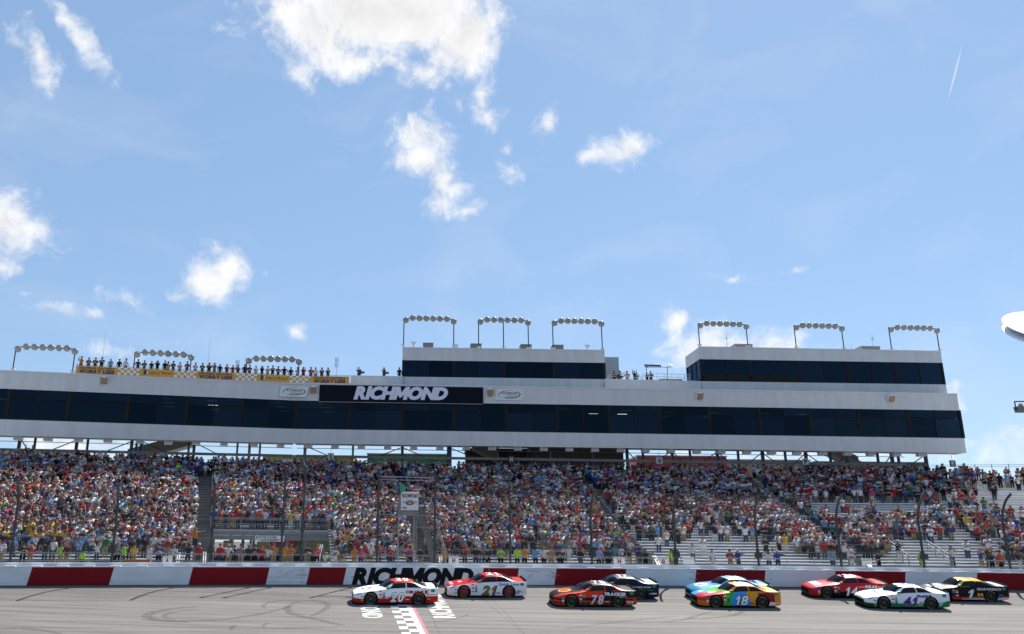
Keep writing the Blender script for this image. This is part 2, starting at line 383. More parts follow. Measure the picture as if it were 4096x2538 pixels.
def rubber(name, a):
    m = M(name, (.04, .038, .036), .9); t = m.node_tree; b = t.nodes['Principled BSDF']; o = t.nodes['Material Output']
    tr = t.nodes.new('ShaderNodeBsdfTransparent'); mxs = t.nodes.new('ShaderNodeMixShader'); no = t.nodes.new('ShaderNodeTexNoise'); no.inputs['Scale'].default_value = 4; no.inputs['Detail'].default_value = 6
    gg = t.nodes.new('ShaderNodeNewGeometry'); t.links.new(gg.outputs['Position'], no.inputs['Vector'])
    mm = t.nodes.new('ShaderNodeMath'); mm.operation = 'MULTIPLY'; mm.inputs[1].default_value = a*2; mm.use_clamp = True; t.links.new(no.outputs['Fac'], mm.inputs[0])
    t.links.new(mm.outputs[0], mxs.inputs[0]); t.links.new(tr.outputs[0], mxs.inputs[1]); t.links.new(b.outputs[0], mxs.inputs[2]); t.links.new(mxs.outputs[0], o.inputs[0]); return m
m_rub, m_rub2 = rubber('faint tyre rubber', .20), rubber('dark tyre rubber', .5)
MARKS = [([(1180, 2422), (1065, 2452), (900, 2478), (700, 2486), (560, 2478)], .34), ([(1155, 2420), (1150, 2440), (1180, 2460), (1260, 2478), (1380, 2505)], .5),
 ([(1158, 2424), (1190, 2408), (1250, 2404), (1300, 2412), (1312, 2428), (1280, 2450), (1240, 2466)], .4), ([(1060, 2436), (1052, 2425), (1075, 2412), (1140, 2403), (1200, 2406)], .25),
 ([(800, 2425), (680, 2438), (600, 2455), (590, 2468), (640, 2482), (760, 2490)], .55), ([(790, 2438), (690, 2450), (655, 2468), (700, 2480)], .25),
 ([(0, 2514), (100, 2516), (190, 2526), (250, 2537)], .35), ([(925, 2520), (930, 2508), (945, 2501)], .3), ([(1052, 2510), (1060, 2498), (1080, 2494)], .22),
 ([(2650, 2490), (2740, 2478), (2800, 2460), (2850, 2448)], .3), ([(2970, 2438), (2965, 2450), (2920, 2465), (2800, 2475), (2740, 2472)], .35), ([(1700, 2490), (1780, 2485), (1860, 2465), (1875, 2458)], .2),
 ([(2250, 2520), (2420, 2495), (2600, 2475), (2720, 2466)], .2), ([(700, 2530), (1000, 2520), (1250, 2512), (1500, 2503)], .14)]
for px, wd in MARKS: strip(spline(px), wd, .006, 'tyre_mark', m_rub, track)
for y0, y1 in ((2405, 2407), (2458, 2457), (2486, 2491), (2512, 2516), (2530, 2527)):      # seams between paving lanes
    strip(spline([(-300, y0), (900, (y0*2+y1)/3-1), (2200, (y0+y1)/2), (3300, y1+4), (4400, y1+16)]), .11, .004, 'paving_seam', m_rub, track, False)
for px in ([(1925, 2391), (1980, 2440), (2050, 2500), (2095, 2538)], [(1960, 2391), (2020, 2450), (2080, 2515), (2100, 2538)], [(1705, 2420), (1760, 2538)]):
    strip(spline(px), .06, .004, 'paving_seam', m_rub, track, False)
# start/finish line
m_paint = M('white track paint', (.52, .52, .51), .8, noise=.16, nscale=6); m_pink = M('faded red track paint', (.36, .11, .13), .8, noise=.2, nscale=5)
uL = on_track(1606, 2534)[0]; uT = on_track(1583, 2423)[0]
uA, wA = on_track(1607, 2536); uB, wB = on_track(1679, 2536); uC, _ = on_track(1702, 2536); uE, _ = on_track(1716, 2536)
sq = (uB-uA)/2
line = empty('start_finish_line', T(uA, 3), 'white and grey checkered start line with pink stripe painted across the track', 'painted line')
g = MB(); rows = np.arange(.3, 17.5, sq*1.28)
for k, w in enumerate(rows):
    for c in range(2):
        if (k+c) % 2 == 0:
            a = uA+c*sq; w2 = min(w+sq*1.28, 17.6)
            g.add([T(a, w, .005), T(a+sq, w, .005), T(a+sq, w2, .005), T(a, w2, .005)], [(0, 1, 2, 3)])
g.build('white_square', m_paint, line)
g = MB()
for k in range(17): g.add([T(uB, .3+k, .0055), T(uC, .3+k, .0055), T(uC, 1.3+k, .0055), T(uB, 1.3+k, .0055)], [(0, 1, 2, 3)])
g.build('white_stripe', m_paint, line)
g = MB()
for k in range(17): g.add([T(uC, .3+k, .0055), T(uE, .3+k, .0055), T(uE, 1.3+k, .0055), T(uC, 1.3+k, .0055)], [(0, 1, 2, 3)])
g.build('red_stripe', m_pink, line)
wN = on_track(1790, 2473)[1]; wF = wN-6.6
u1 = on_track(1735, 2473)[0]; u2 = on_track(1822, 2473)[0]
o = text_on('track_lettering', 'RICHMOND', lambda a, b: T(u2-(u2-u1)*b, wN-a, .005), m_paint, None, (0, 6.6, 0, 1), .03)
tag(o, 'white lettering painted on the track right of the start line', 'track lettering')
wN = on_track(1490, 2473)[1]; u1 = on_track(1456, 2473)[0]; u2 = on_track(1534, 2473)[0]
o = text_on('track_lettering', 'RICHMOND', lambda a, b: T(u1+(u2-u1)*b, wN-6.6+a, .005), m_paint, None, (0, 6.6, 0, 1), .03)
tag(o, 'white lettering painted on the track left of the start line', 'track lettering')

# ------------------------------------------------------------------ wall
m_wr = M('red wall paint', (.19, .006, .010), .75, spec=.15, noise=.10, nscale=1.2); m_ww = M('white wall paint', (.60, .62, .645), .6, noise=.09, nscale=1.8, stretch=(.25, 1, 1.2))
m_dark = M('dark rubber line', (.03, .03, .032), .8); m_blk = M('black paint', (.010, .010, .011), .8, spec=.1); m_galv = M('galvanised steel', (.42, .43, .44), .45, metal=.6, noise=.1)
REDS = [(130, 457), (772, 1079), (1240, 1386), (1935, 2076), (2226, 2505), (2785, 3062), (3341, 3622), (3908, 4190)]
wall = empty('barrier_wall', pos(0, 0, Zw(0)), 'long red and white crash wall lining the far side of the track', 'wall')
HF, SL = 1.09, .2                                            # face height, slant of colour blocks
edges = [(-60, None)]
for a, b in REDS: edges += [(u_at(a, 0, Zw(0)+HF), 1), (u_at(b, 0, Zw(0)+HF), 0)]
edges.append((90, None))
for i in range(len(edges)-1):
    a, b = edges[i][0], edges[i+1][0]; red = edges[i][1] == 1
    s0 = SL if 0 < i else 0; s1 = SL if i < len(edges)-2 else 0
    k = max(1, int((b-a)/2.5)); pr = []
    for j in range(k+1):
        t = j/k; ut = a+(b-a)*t; ub = ut-(s0+(s1-s0)*t)
        p0, p1 = pos(ub, 0, Zw(ub)-.05), pos(ut, 0, Zw(ut)+HF); p2, p3 = pos(ut, .34, Zw(ut)+HF), pos(ub, .34, Zw(ub)-.05)
        pr.append([p0, p1, p2, p3])
    g = MB(); g.sweep(pr); g.build('painted_panel', m_wr if red else m_ww, wall)
def along(u0_, u1_, prof, name, mat, parent, step=2.5):
    k = max(1, int((u1_-u0_)/step)); g = MB()
    g.sweep([[pos(u, q[0], Zw(u)+q[1]) for q in prof] for u in np.linspace(u0_, u1_, k+1)]); return g.build(name, mat, parent)
along(-60, 90, [(-.03, -.05), (-.03, .035), (.1, .035), (.1, -.05)], 'base_strip', m_dark, wall)
along(-60, 90, [(-.012, HF+.002), (-.012, HF+.05), (.36, HF+.05), (.36, HF+.002)], 'top_cap', m_ww, wall)
along(-60, 90, [(.78, 0), (.78, 1.36), (1.1, 1.36), (1.1, 0)], 'rear_wall', m_ww, wall)
m_plate = M('white steel plate', (.82, .83, .84), .5)
g = MB(); g.obox((-.32, -.02, 0), (.64, 0, 0), (0, .95, 0), (0, 0, .03)); g.obox((-.2, .2, -.08), (.4, 0, 0), (0, .5, 0), (0, 0, .07)); src = None
for px in np.arange(-70, 4300, 106):
    u = u_at(px, 0, Zw(0)+HF); t_, b_ = tang(u), back(u); p = pos(u, 0, Zw(u)+HF+.052)
    m4 = Matrix(((t_[0], b_[0], 0, p[0]), (t_[1], b_[1], 0, p[1]), (0, 0, 1, p[2]), (0, 0, 0, 1)))
    if src is None: src = g.build('tie_plate', m_plate, wall); src.matrix_basis = m4
    else: inst(src, m4, wall)
ub, ue = u_at(1411, 0, 3.1), u_at(1884, 0, 3.1)
def wallpt(lift):
    return lambda a, b: pos(a, -lift, Zw(a)+.06+b*(HF-.1))
text_on('wall_lettering', 'RICHMOND', wallpt(.012), m_blk, wall, (ub, ue, 0, 1), .065, .25, .05)
# signatures scribbled in felt pen on the white blocks
m_pen = [M('felt pen red', (.45, .15, .18), .7), M('felt pen grey', (.35, .35, .38), .7), M('felt pen green', (.12, .35, .25), .7)]
for a, b in ((1395, 1412), (1885, 1930), (2080, 2220), (2510, 2560), (2600, 2780), (3070, 3160), (3230, 3335), (1100, 1235)):
    g = [MB(), MB(), MB()]
    for _ in range(int((b-a)/7)):
        u = u_at(random.uniform(a+8, b-4), 0, 3.1); z = random.uniform(.45, .98); wd = random.uniform(.12, .45); k = random.choice((0, 0, 1, 1, 2)); pts = []
        for j in range(9): pts.append(pos(u+wd*j/8+random.uniform(-.02, .02), -.006, Zw(u)+z+random.uniform(-.05, .05)))
        for p, q in zip(pts[:-1], pts[1:]):
            h = np.array([0, 0, .014]); g[k].add([p-h, q-h, q+h, p+h], [(0, 1, 2, 3)])
    for k in range(3):
        if g[k].v: g[k].build('signature', m_pen[k], wall)

m_scuff = rubber('tyre scuff', .3); m_joint = M('wall joint', (.28, .29, .30), .8)
for _ in range(26):
    u = random.uniform(-25, 40); z = random.uniform(.12, .5); w_ = random.uniform(.6, 3.2); h_ = random.uniform(.015, .05); g = MB(); pr = []
    for j in range(7): q = u+w_*j/6; pr.append((q, z+random.uniform(-.01, .01)))
    v = []
    for q, zz in pr: v += [pos(q, -.005, Zw(q)+zz), pos(q, -.005, Zw(q)+zz+h_)]
    mesh_obj('tyre_scuff', v, [(2*j, 2*j+2, 2*j+3, 2*j+1) for j in range(6)], m_scuff, wall)
for u in np.arange(-27, 42, 6.1):
    g = MB(); g.add([pos(u-.012, -.004, Zw(u)+.04), pos(u+.012, -.004, Zw(u)+.04), pos(u+.012, -.004, Zw(u)+HF), pos(u-.012, -.004, Zw(u)+HF)], [(0, 1, 2, 3)]); g.build('wall_joint', m_joint, wall)

# ------------------------------------------------------------------ catch fence
m_post = M('dark fence steel', (.042, .048, .048), .6, metal=.4, noise=.2); m_wire = M('fence cable', (.07, .075, .075), .6, metal=.3)
fence = empty('catch_fence', pos(0, 1.3, ZC), 'tall catch fence of curved dark posts and cables above the wall', 'fence')
GF = 1.35
CURVED = [-330, 40, 446, 838, 2369, 2706, 3036, 3367, 3699, 4042, 4390]; TALL = [1122, 1203, 1507, 1738, 2042]
def post_path(u, tall):
    if tall: return [pos(u, GF, ZC-.1), pos(u, GF, ZC+2), pos(u, GF, ZC+6.7)]
    z0 = ZC+3.5; pts = [pos(u, GF, ZC-.1), pos(u, GF, ZC+1.8), pos(u, GF, z0)]
    for k in range(1, 9):
        a = k/8*1.15; R = 2.6; pts.append(pos(u, GF-R*(1-math.cos(a)), z0+R*math.sin(a)*.86))
    return pts
fu = []
for px in sorted(CURVED+TALL):
    u = u_at(px, GF, ZC+.6); tall = px in TALL; fu.append((u, tall)); pts = post_path(u, tall)
    g = MB(); g.pipe(pts, .075 if tall else .085, 8)
    if tall: g.lathe(pts[-1]+np.array([0, 0, .02]), (0, 0, 1), [(0, .06), (.05, .12), (.13, .14), (.21, .11), (.25, .03)], 8)
    for z in (.5, 1.6, 2.7): g.lathe(pos(u, GF, ZC+z), (0, 0, 1), [(-.09, .13), (.09, .13)], 8)
    po = g.build('post', m_post, fence)
    if not tall:
        g = MB(); t_ = tang(u); g.obox(pos(u, GF-.25, ZC+1.15)-t_*.22, t_*.44, back(u)*.3, (0, 0, .34)); g.build('cable_clamp', m_post, po)
for h in (.55, 1.05, 1.55, 2.1, 2.7, 3.3, 4.0, 5.0):
    g = MB()
    for (ua, ta), (ub_, tb) in zip(fu[:-1], fu[1:]):
        if h > 4.4 and not (ta and tb): continue
        g.tube(pos(ua, GF-.1, ZC+h), pos(ub_, GF-.1, ZC+h), .012, 4)
    g.build('cable', m_wire, fence)
def chain_link():
    m = bpy.data.materials.new('chain link'); m.use_nodes = True; t = m.node_tree; b = t.nodes['Principled BSDF']; o = t.nodes['Material Output']
    b.inputs['Base Color'].default_value = (.13, .135, .135, 1); b.inputs['Metallic'].default_value = .4; b.inputs['Roughness'].default_value = .55
    gg = t.nodes.new('ShaderNodeNewGeometry'); s = t.nodes.new('ShaderNodeSeparateXYZ'); t.links.new(gg.outputs['Position'], s.inputs[0])
    def m_(op, a, c=None):
        q = t.nodes.new('ShaderNodeMath'); q.operation = op
        for i, x in enumerate((a, c)):
            if x is None: continue
            if isinstance(x, (int, float)): q.inputs[i].default_value = x
            else: t.links.new(x, q.inputs[i])
        return q.outputs[0]
    a1 = m_('LESS_THAN', m_('FRACT', m_('MULTIPLY', m_('ADD', s.outputs[0], s.outputs[2]), 11)), .075)
    a2 = m_('LESS_THAN', m_('FRACT', m_('MULTIPLY', m_('SUBTRACT', s.outputs[0], s.outputs[2]), 11)), .075)
    tr = t.nodes.new('ShaderNodeBsdfTransparent'); mxs = t.nodes.new('ShaderNodeMixShader')
    t.links.new(m_('MAXIMUM', a1, a2), mxs.inputs[0]); t.links.new(tr.outputs[0], mxs.inputs[1]); t.links.new(b.outputs[0], mxs.inputs[2]); t.links.new(mxs.outputs[0], o.inputs[0]); return m
m_link = chain_link()
prof = [(GF-.13, 1.3), (GF-.13, 3.6)] + [(GF-.13-2.6*(1-math.cos(a)), 3.5+2.24*math.sin(a)) for a in (.3, .6, .9, 1.15)]
us = np.arange(-45, 62, 2.5); v = []
for u in us: v += [pos(u, q[0], ZC+q[1]-.2) for q in prof]
n = len(prof)
mesh_obj('wire_mesh', v, [(i*n+j, i*n+j+1, (i+1)*n+j+1, (i+1)*n+j) for i in range(len(us)-1) for j in range(n-1)], m_link, fence)

# ------------------------------------------------------------------ grandstand
NR = 34; G0, RUN = 10.5, .86
def zrow(i): return 3.6+.23*i+.00165*i*i
def R(u, i, dg=0., dz=0.): return pos(u, G0+RUN*i+dg, zrow(i)+dz)
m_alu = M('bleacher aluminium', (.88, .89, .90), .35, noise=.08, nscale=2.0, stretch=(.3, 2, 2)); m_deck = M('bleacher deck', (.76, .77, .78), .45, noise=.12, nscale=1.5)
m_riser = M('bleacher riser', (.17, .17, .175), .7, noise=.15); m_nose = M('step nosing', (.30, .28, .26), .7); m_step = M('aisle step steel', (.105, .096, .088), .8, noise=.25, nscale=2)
AIS = [u_at(p, G0, 3.7) for p in (800, 1707, 2610, 3470)]; AW = .60
LEAN = [-1.55/33, 0, 0, 0]
def ais(k, i): return AIS[k]+LEAN[k]*i
def secb(s, i): return (-46 if s == 0 else ais(s-1, i)+AW, 62 if s == 4 else ais(s, i)-AW)
SEC = [(-46, AIS[0]-AW), (AIS[0]+AW, AIS[1]-AW), (AIS[1]+AW, AIS[2]-AW), (AIS[2]+AW, AIS[3]-AW), (AIS[3]+AW, 62)]
PORT = (ais(0, 11)+AW, u_at(1312, G0+RUN*11, 6.3)); PROW = 11
SECL = ['aluminium bleacher section at the left edge, left of the first open stairway', 'aluminium bleacher section between the open stairway and the flag stand, above the walk-through opening',
        'aluminium bleacher section just right of the flag stand', 'sparsely filled aluminium bleacher section right of centre behind the light blue car', 'half empty aluminium bleacher section at the far right past the building']
SECN = ['left end section', 'beside the walkway opening', 'right of the flag stand', 'behind the multicoloured car', 'far right section']
def plank(u0_, u1_, i, prof, name, mat, parent):
    k = max(1, int((u1_-u0_)/5)); g = MB()
    g.sweep([[R(u, i, *q) for q in prof] for u in np.linspace(u0_, u1_, k+1)]); return g.build(name, mat, parent)
for s, (a, b) in enumerate(SEC):
    sec = empty('bleacher_section', R((a+b)/2, 0), SECL[s], 'bleachers', 'bleacher sections of the grandstand')
    for i in range(NR):
        lo, b = secb(s, i)
        if s == 1 and i < PROW: lo = PORT[1]
        plank(lo, b, i, [(.0, -.06), (.0, 0), (.46, 0), (.46, -.05)], 'foot_plank', m_deck, sec)
        plank(lo, b, i, [(.50, .34), (.50, .42), (.79, .42), (.79, .38)], 'seat_plank', m_alu, sec)
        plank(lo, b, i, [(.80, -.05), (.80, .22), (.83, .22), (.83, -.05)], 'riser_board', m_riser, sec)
for k, ua in enumerate(AIS):
    st = empty('aisle_stairs', R(ua, 0), ['open stairway climbing the stand at left, bare dark steps', 'stairway climbing the stand behind the flag stand ladder', 'stairway between the two sections right of the flag stand', 'stairway near the right end of the stand'][k], 'stairs', 'stairways through the bleachers')
    for i in range(NR):
        ua = ais(k, i); g = MB(); p = [R(ua-AW, i, 0, -.3), R(ua+AW, i, 0, -.3), R(ua+AW, i, .86, -.3), R(ua-AW, i, .86, -.3)]; g.prism(p, (0, 0, .30))
        p = [R(ua-AW, i, .43, .002), R(ua+AW, i, .43, .002), R(ua+AW, i, .86, .002), R(ua-AW, i, .86, .002)]; g.prism(p, (0, 0, .12))
        for dg, zz in ((-.012, -.05), (.418, .07)):
            p = [R(ua-AW, i, dg, zz), R(ua+AW, i, dg, zz), R(ua+AW, i, dg+.01, zz), R(ua-AW, i, dg+.01, zz)]; g.prism(p, (0, 0, .045), 1)
        g.build('step', [m_step, m_nose], st)
# stand frame under the rows (seen through the walkway opening)
m_frame = M('frame steel grey', (.20, .20, .20), .7, noise=.15); m_blue = M('dark blue steel', (.02, .045, .10), .5, noise=.15)
fr = empty('stand_frame', pos(0, 20, ZC), 'grey steel frame of rakers and columns under the bleachers', 'frame')
for u in np.arange(-40, 56, 6.0):
    lo = PROW if PORT[0]-.5 < u < PORT[1]+.5 else 0
    g = MB(); pts = [R(u, i, .4, -.42) for i in (lo, 17, 25, NR-1)]
    for p, q in zip(pts[:-1], pts[1:]):
        t_ = tang(u)*.09; g.prism([p-t_, p+t_, p+t_+(0, 0, .25), p-t_+(0, 0, .25)], q-p)
    g.build('raker', m_frame, fr)
    for i in (14, 22, 30):
        p = R(u, i, .4, 0); g = MB(); g.box((p[0]-.12, p[1]-.12, ZC), (p[0]+.12, p[1]+.12, p[2]-.4)); g.build('column', m_frame, fr)
# walkway opening: floor edge beam, columns, rail, sign
m_lg = M('light grey steel', (.24, .24, .235), .6, noise=.12); m_rail = M('rail pipe', (.28, .29, .30), .45, metal=.3)
po = empty('walkway_opening', R(PORT[0], PROW), 'grey framed walk-through opening under the raised bleacher platform', 'opening')
def ubar(u0_, u1_, gg, z0, z1, th, name, mat, parent):
    g = MB(); k = max(1, int((u1_-u0_)/4)); g.sweep([[pos(u, gg, z0), pos(u, gg, z1), pos(u, gg+th, z1), pos(u, gg+th, z0)] for u in np.linspace(u0_, u1_, k+1)]); return g.build(name, mat, parent)
gp = G0+RUN*PROW-.25; zp = zrow(PROW)
ubar(PORT[0], PORT[1], gp-.1, zp-.42, zp-.02, .3, 'edge_beam', m_lg, po)
ubar(PORT[0], PORT[1], gp-.35, zp-.82, zp-.44, .2, 'header_beam', m_frame, po)
ubar(PORT[0], PORT[1], gp-.12, zp-.02, zp+.02, .45, 'platform', m_deck, po)
for u in np.linspace(PORT[0]+.3, PORT[1]-.3, 7):
    g = MB(); p = pos(u, gp+.1, ZC); g.box((p[0]-.1, p[1]-.1, ZC), (p[0]+.1, p[1]+.1, zp-.44)); g.build('column', m_lg, po)
ubar(PORT[0], PORT[1], gp+6, ZC, ZC+.95, .5, 'added_dark_box', m_riser, po); ubar(PORT[0], PORT[1], gp+4, ZC+1.05, ZC+1.2, .2, 'crossbeam', m_lg, po)  # low dark box added behind the opening to darken its lower part; crossbeam above
def railing(u0_, u1_, gg, z, h, name_parent, rails=(1, .55), step=1.8, r=.028, mat=None):
    mat = mat or m_rail
    for hh in rails:
        g = MB(); g.pipe([pos(u, gg, z+h*hh) for u in np.linspace(u0_, u1_, max(2, int((u1_-u0_)/4)))], r, 6); g.build('rail', mat, name_parent)
    for u in np.linspace(u0_, u1_, max(2, int((u1_-u0_)/step))):
        g = MB(); g.tube(pos(u, gg, z), pos(u, gg, z+h), r*.9, 6); g.build('baluster', mat, name_parent)
railing(PORT[0], PORT[1], gp-.05, zp, 1.05, po, (1, .9, .5))
m_sign = M('sign white', (.78, .78, .76), .6); m_ink = M('sign ink black', (.02, .02, .025), .6); m_inkr = M('sign ink red', (.35, .02, .03), .6)
m_inkb = M('sign ink navy', (.02, .03, .12), .6)
sg = empty('hanging_sign', pos(u_at(1080, gp-.5, 5.4), gp-.5, 5.2), 'white RESTROOMS SOUVENIRS sign hanging from the opening header', 'sign')
def flat_sign(px0, px1, y0, y1, gg, parent, mat, name='board', th=.05):
    """board facing the track at offset gg between photo pixels; returns fn(u,v)"""
    d = ray((px0+px1)/2, (y0+y1)/2); um = u_at((px0+px1)/2, gg, 4.5); p0 = pos(um, gg, 0); n_ = back(um)
    def hit(x, y):
        dd = ray(x, y); t = ((p0-CAM)@n_)/(dd@n_); return CAM+t*dd
    a, b, c = hit(px0, y1), hit(px1, y1), hit(px0, y0)
    ex = b-a; ex[2] = 0; ez = np.array([0, 0, c[2]-a[2]])
    g = MB(); g.obox(a, ex, n_*th, ez); o = g.build(name, mat, parent)
    return (lambda q, r_: a+ex*q+ez*r_-n_*.012), o
fn, bo = flat_sign(1019, 1137, 2143, 2167, gp-.5, sg, m_sign)
text_on('lettering', 'RESTROOMS', fn, m_ink, sg, (.04, .74, .55, .9), .03); text_on('lettering', 'SOUVENIRS', fn, m_inkb, sg, (.2, .8, .08, .42), .03)
fn, bo = flat_sign(892, 916, 2163, 2192, gp+2, None, m_inkr, 'banner'); tag(bo, 'small red banner with white letter W inside the opening', 'banner'); bo.name = 'banner'
text_on('lettering', 'W', fn, m_sign, bo, (.1, .9, .1, .9), .065)
m_redc = M('red canvas', (.42, .02, .03), .7)
cpos = P(1137, 2178, 103); g = MB(); w_ = 1.6
g.add([cpos+(-w_, -1.2, .35), cpos+(w_, -1.2, .35), cpos+(w_, 1.2, .35), cpos+(-w_, 1.2, .35), cpos+(0, 0, .75), cpos+(-w_*.8, -1.3, -.35), cpos+(w_*.8, -1.3, -.35), cpos+(w_*.8, 1.3, -.35), cpos+(-w_*.8, 1.3, -.35)],
      [(0, 1, 4), (1, 2, 4), (2, 3, 4), (3, 0, 4), (5, 6, 1, 0), (6, 7, 2, 1), (7, 8, 3, 2), (8, 5, 0, 3)])
for dx in (-1.2, 1.2): g.tube((cpos[0]+dx, cpos[1], ZC), (cpos[0]+dx, cpos[1], cpos[2]), .04)
tag(g.build('canopy', m_redc), 'red canopy seen through the opening behind the stand', 'canopy')
# handrails: front walk rail and diagonal stair rails
wr = empty('walkway_railing', pos(0, 6.6, ZC), 'long galvanised pipe railing along the front walkway', 'railing')
railing(-44, 58, 6.6, ZC, 1.1, wr, (1, .55), 1.9)
m_wrail = M('white handrail', (.52, .53, .54), .4)
HR = [(1282, 2180, 1262, 2262, 'white handrail beside the walkway opening, right end'), (712, 2210, 705, 2262, 'white handrail at the foot of the open stairway, left of it'), (815, 2210, 812, 2262, 'white handrail at the foot of the open stairway, right of it'),
      (1760, 2222, 1756, 2262, 'white handrail right of the flag stand ladder foot'), (2612, 2225, 2632, 2264, 'white handrail right of the section H sign'), (3455, 2242, 3480, 2272, 'white handrail left of the red car roof')]
for x0, y0, x1, y1, lb in HR:
    g = MB(); a, b = P(x0, y0, 63.5), P(x1, y1, 61.5); t_ = np.array([.16, 0, 0])
    g.tube(a, b, .045); g.tube(a+t_, b+t_, .045); g.tube(a, (a[0], a[1], ZC), .035); g.tube(b, (b[0], b[1], ZC), .035)
    tag(g.build('handrail', m_wrail), lb, 'handrail', 'white handrails at the front of the stand')
for x0, y0, x1, y1, lb in ((3560, 2165, 3632, 2222, 'long sloping pipe handrail beside the ramp opening, left one'), (3706, 2162, 3806, 2226, 'long sloping pipe handrail beside the ramp opening, right one')):
    g = MB(); a, b = P(x0, y0, 70.5), P(x1, y1, 66)
    for dz in (0, -.32): g.tube(a+(0, 0, dz), b+(0, 0, dz), .05)
    for t in (0, .33, .66, 1): q = a+(b-a)*t; g.tube(q, q-(0, 0, 1.0), .04)
    tag(g.build('handrail', m_frame), lb, 'handrail', 'sloping handrails of the right ramp')
# section letter boards on the walkway railing
for px, ch, w_, y0, y1, lb in ((668, 'A', 38, 2226, 2252, 'white section board with red letter A on the railing'), (1815, 'H', 40, 2226, 2254, 'white board with small letter H right of the flag stand ladder'), (2478, 'H', 46, 2228, 2257, 'white section board with red letter H on the railing'), (2653, 'G', 46, 2230, 2257, 'white section board with red letter G on the railing'), (2756, '', 44, 2230, 2257, 'blank white board on the railing right of the G board'), (3470, '', 40, 2235, 2265, 'blank white board on the railing behind the red car')):
    e = empty('section_board', pos(u_at(px, 6.5, 4), 6.5, ZC), lb, 'sign', 'section boards on the walkway railing')
    fn, bo = flat_sign(px-w_/2, px+w_/2, y0, y1, 6.5, e, m_sign)
    if ch: text_on('lettering', ch, fn, m_inkr, e, (.36, .64, .12, .66), .065)
    g = MB()
    for r_ in (.75, .86): g.add([fn(.12, r_), fn(.88, r_), fn(.88, r_+.03), fn(.12, r_+.03)], [(0, 1, 2, 3)])
    g.build('print', m_ink, e)
m_brn = M('brown canvas', (.28, .09, .03), .8)
fn, bo = flat_sign(494, 600, 2238, 2256, 5.2, None, m_brn, 'banner', .3); tag(bo, 'brown cloth banner lying over the front railing at left', 'banner')
# flag of the top row railing at the right, past the building
tr = empty('top_railing', R(50, NR-1), 'tall thin railing along the top row past the building end', 'railing')
ut0, ut1 = u_at(3700, G0+RUN*NR, 15), 63
for h in (1.75, 1.55):
    g = MB(); g.pipe([R(u, NR-1, .9, h) for u in np.linspace(ut0, ut1, 8)], .02); g.build('rail', m_wire, tr)
for u in np.arange(ut0, ut1, 1.45):
    g = MB(); g.tube(R(u, NR-1, .9, -.3), R(u, NR-1, .9, 1.8), .035); g.build('baluster', m_post, tr)

# ------------------------------------------------------------------ people
def srgb(h): 
    c = [int(h[i:i+2], 16)/255 for i in (0, 2, 4)]; return tuple(x/12.92 if x < .04045 else ((x+.055)/1.055)**2.4 for x in c)
SHIRT = {'white': 'd6d6d9', 'off-white': 'd2cfc8', 'black': '17171a', 'charcoal': '34363b', 'grey': '808288', 'red': 'b01420', 'maroon': '5e1a26', 'navy': '1b2440', 'blue': '1f4fa0', 'sky blue': '6fa6d0', 'teal': '1f9aa8',
         'green': '1f7a45', 'olive': '52523a', 'yellow': 'd8b62a', 'orange': 'd0551f', 'pink': 'd2527c', 'salmon': 'c05a55', 'purple': '4b3a78', 'tan': 'a58d6c', 'neon': 'a8e020', 'dark green': '1c3a2c', 'gold': 'd08a10'}
SW_ = dict(zip(SHIRT, [27, 7, 16, 9, 9, 10, 4, 8, 6, 6, 2, 1.4, 1.2, .7, .8, 1.6, 1.6, 1.4, 1, .5, 1, .3]))
PANT = {'khaki': '9a8a6a', 'denim': '3a4a66', 'black': '1c1c20', 'grey': '5c5e62', 'navy': '22283c', 'white': 'c8c8c6'}
HEAD = {'white cap': 'c2c2c4', 'black cap': '1a1a1c', 'red cap': 'a01820', 'navy cap': '1c2644', 'tan hat': 'b09a70', 'grey cap': '7a7a7a', 'brown hair': '3a261a', 'dark hair': '17120f', 'fair hair': '9c7a48', 'grey hair': '9a9894', 'blue cap': '2a5aa8'}
HW_ = [15, 15, 6, 7, 5, 6, 14, 12, 6, 5, 4]
SKIN = {'a': 'b48c7e', 'b': '9a766a', 'c': '5a4038', 'd': 'c09c90'}
KW_ = [5, 3, 1.0, 3]
def dim(c): return tuple(.88*x**1.22 for x in c)
def cm(kind, k): return M('%s %s' % (k, kind), dim(srgb({'cloth': SHIRT, 'trousers': PANT, 'headwear': HEAD, 'skin': SKIN}[kind][k])), .85 if kind != 'skin' else .6, spec=.3)
m_shoe = M('shoe', (.12, .12, .12), .7)
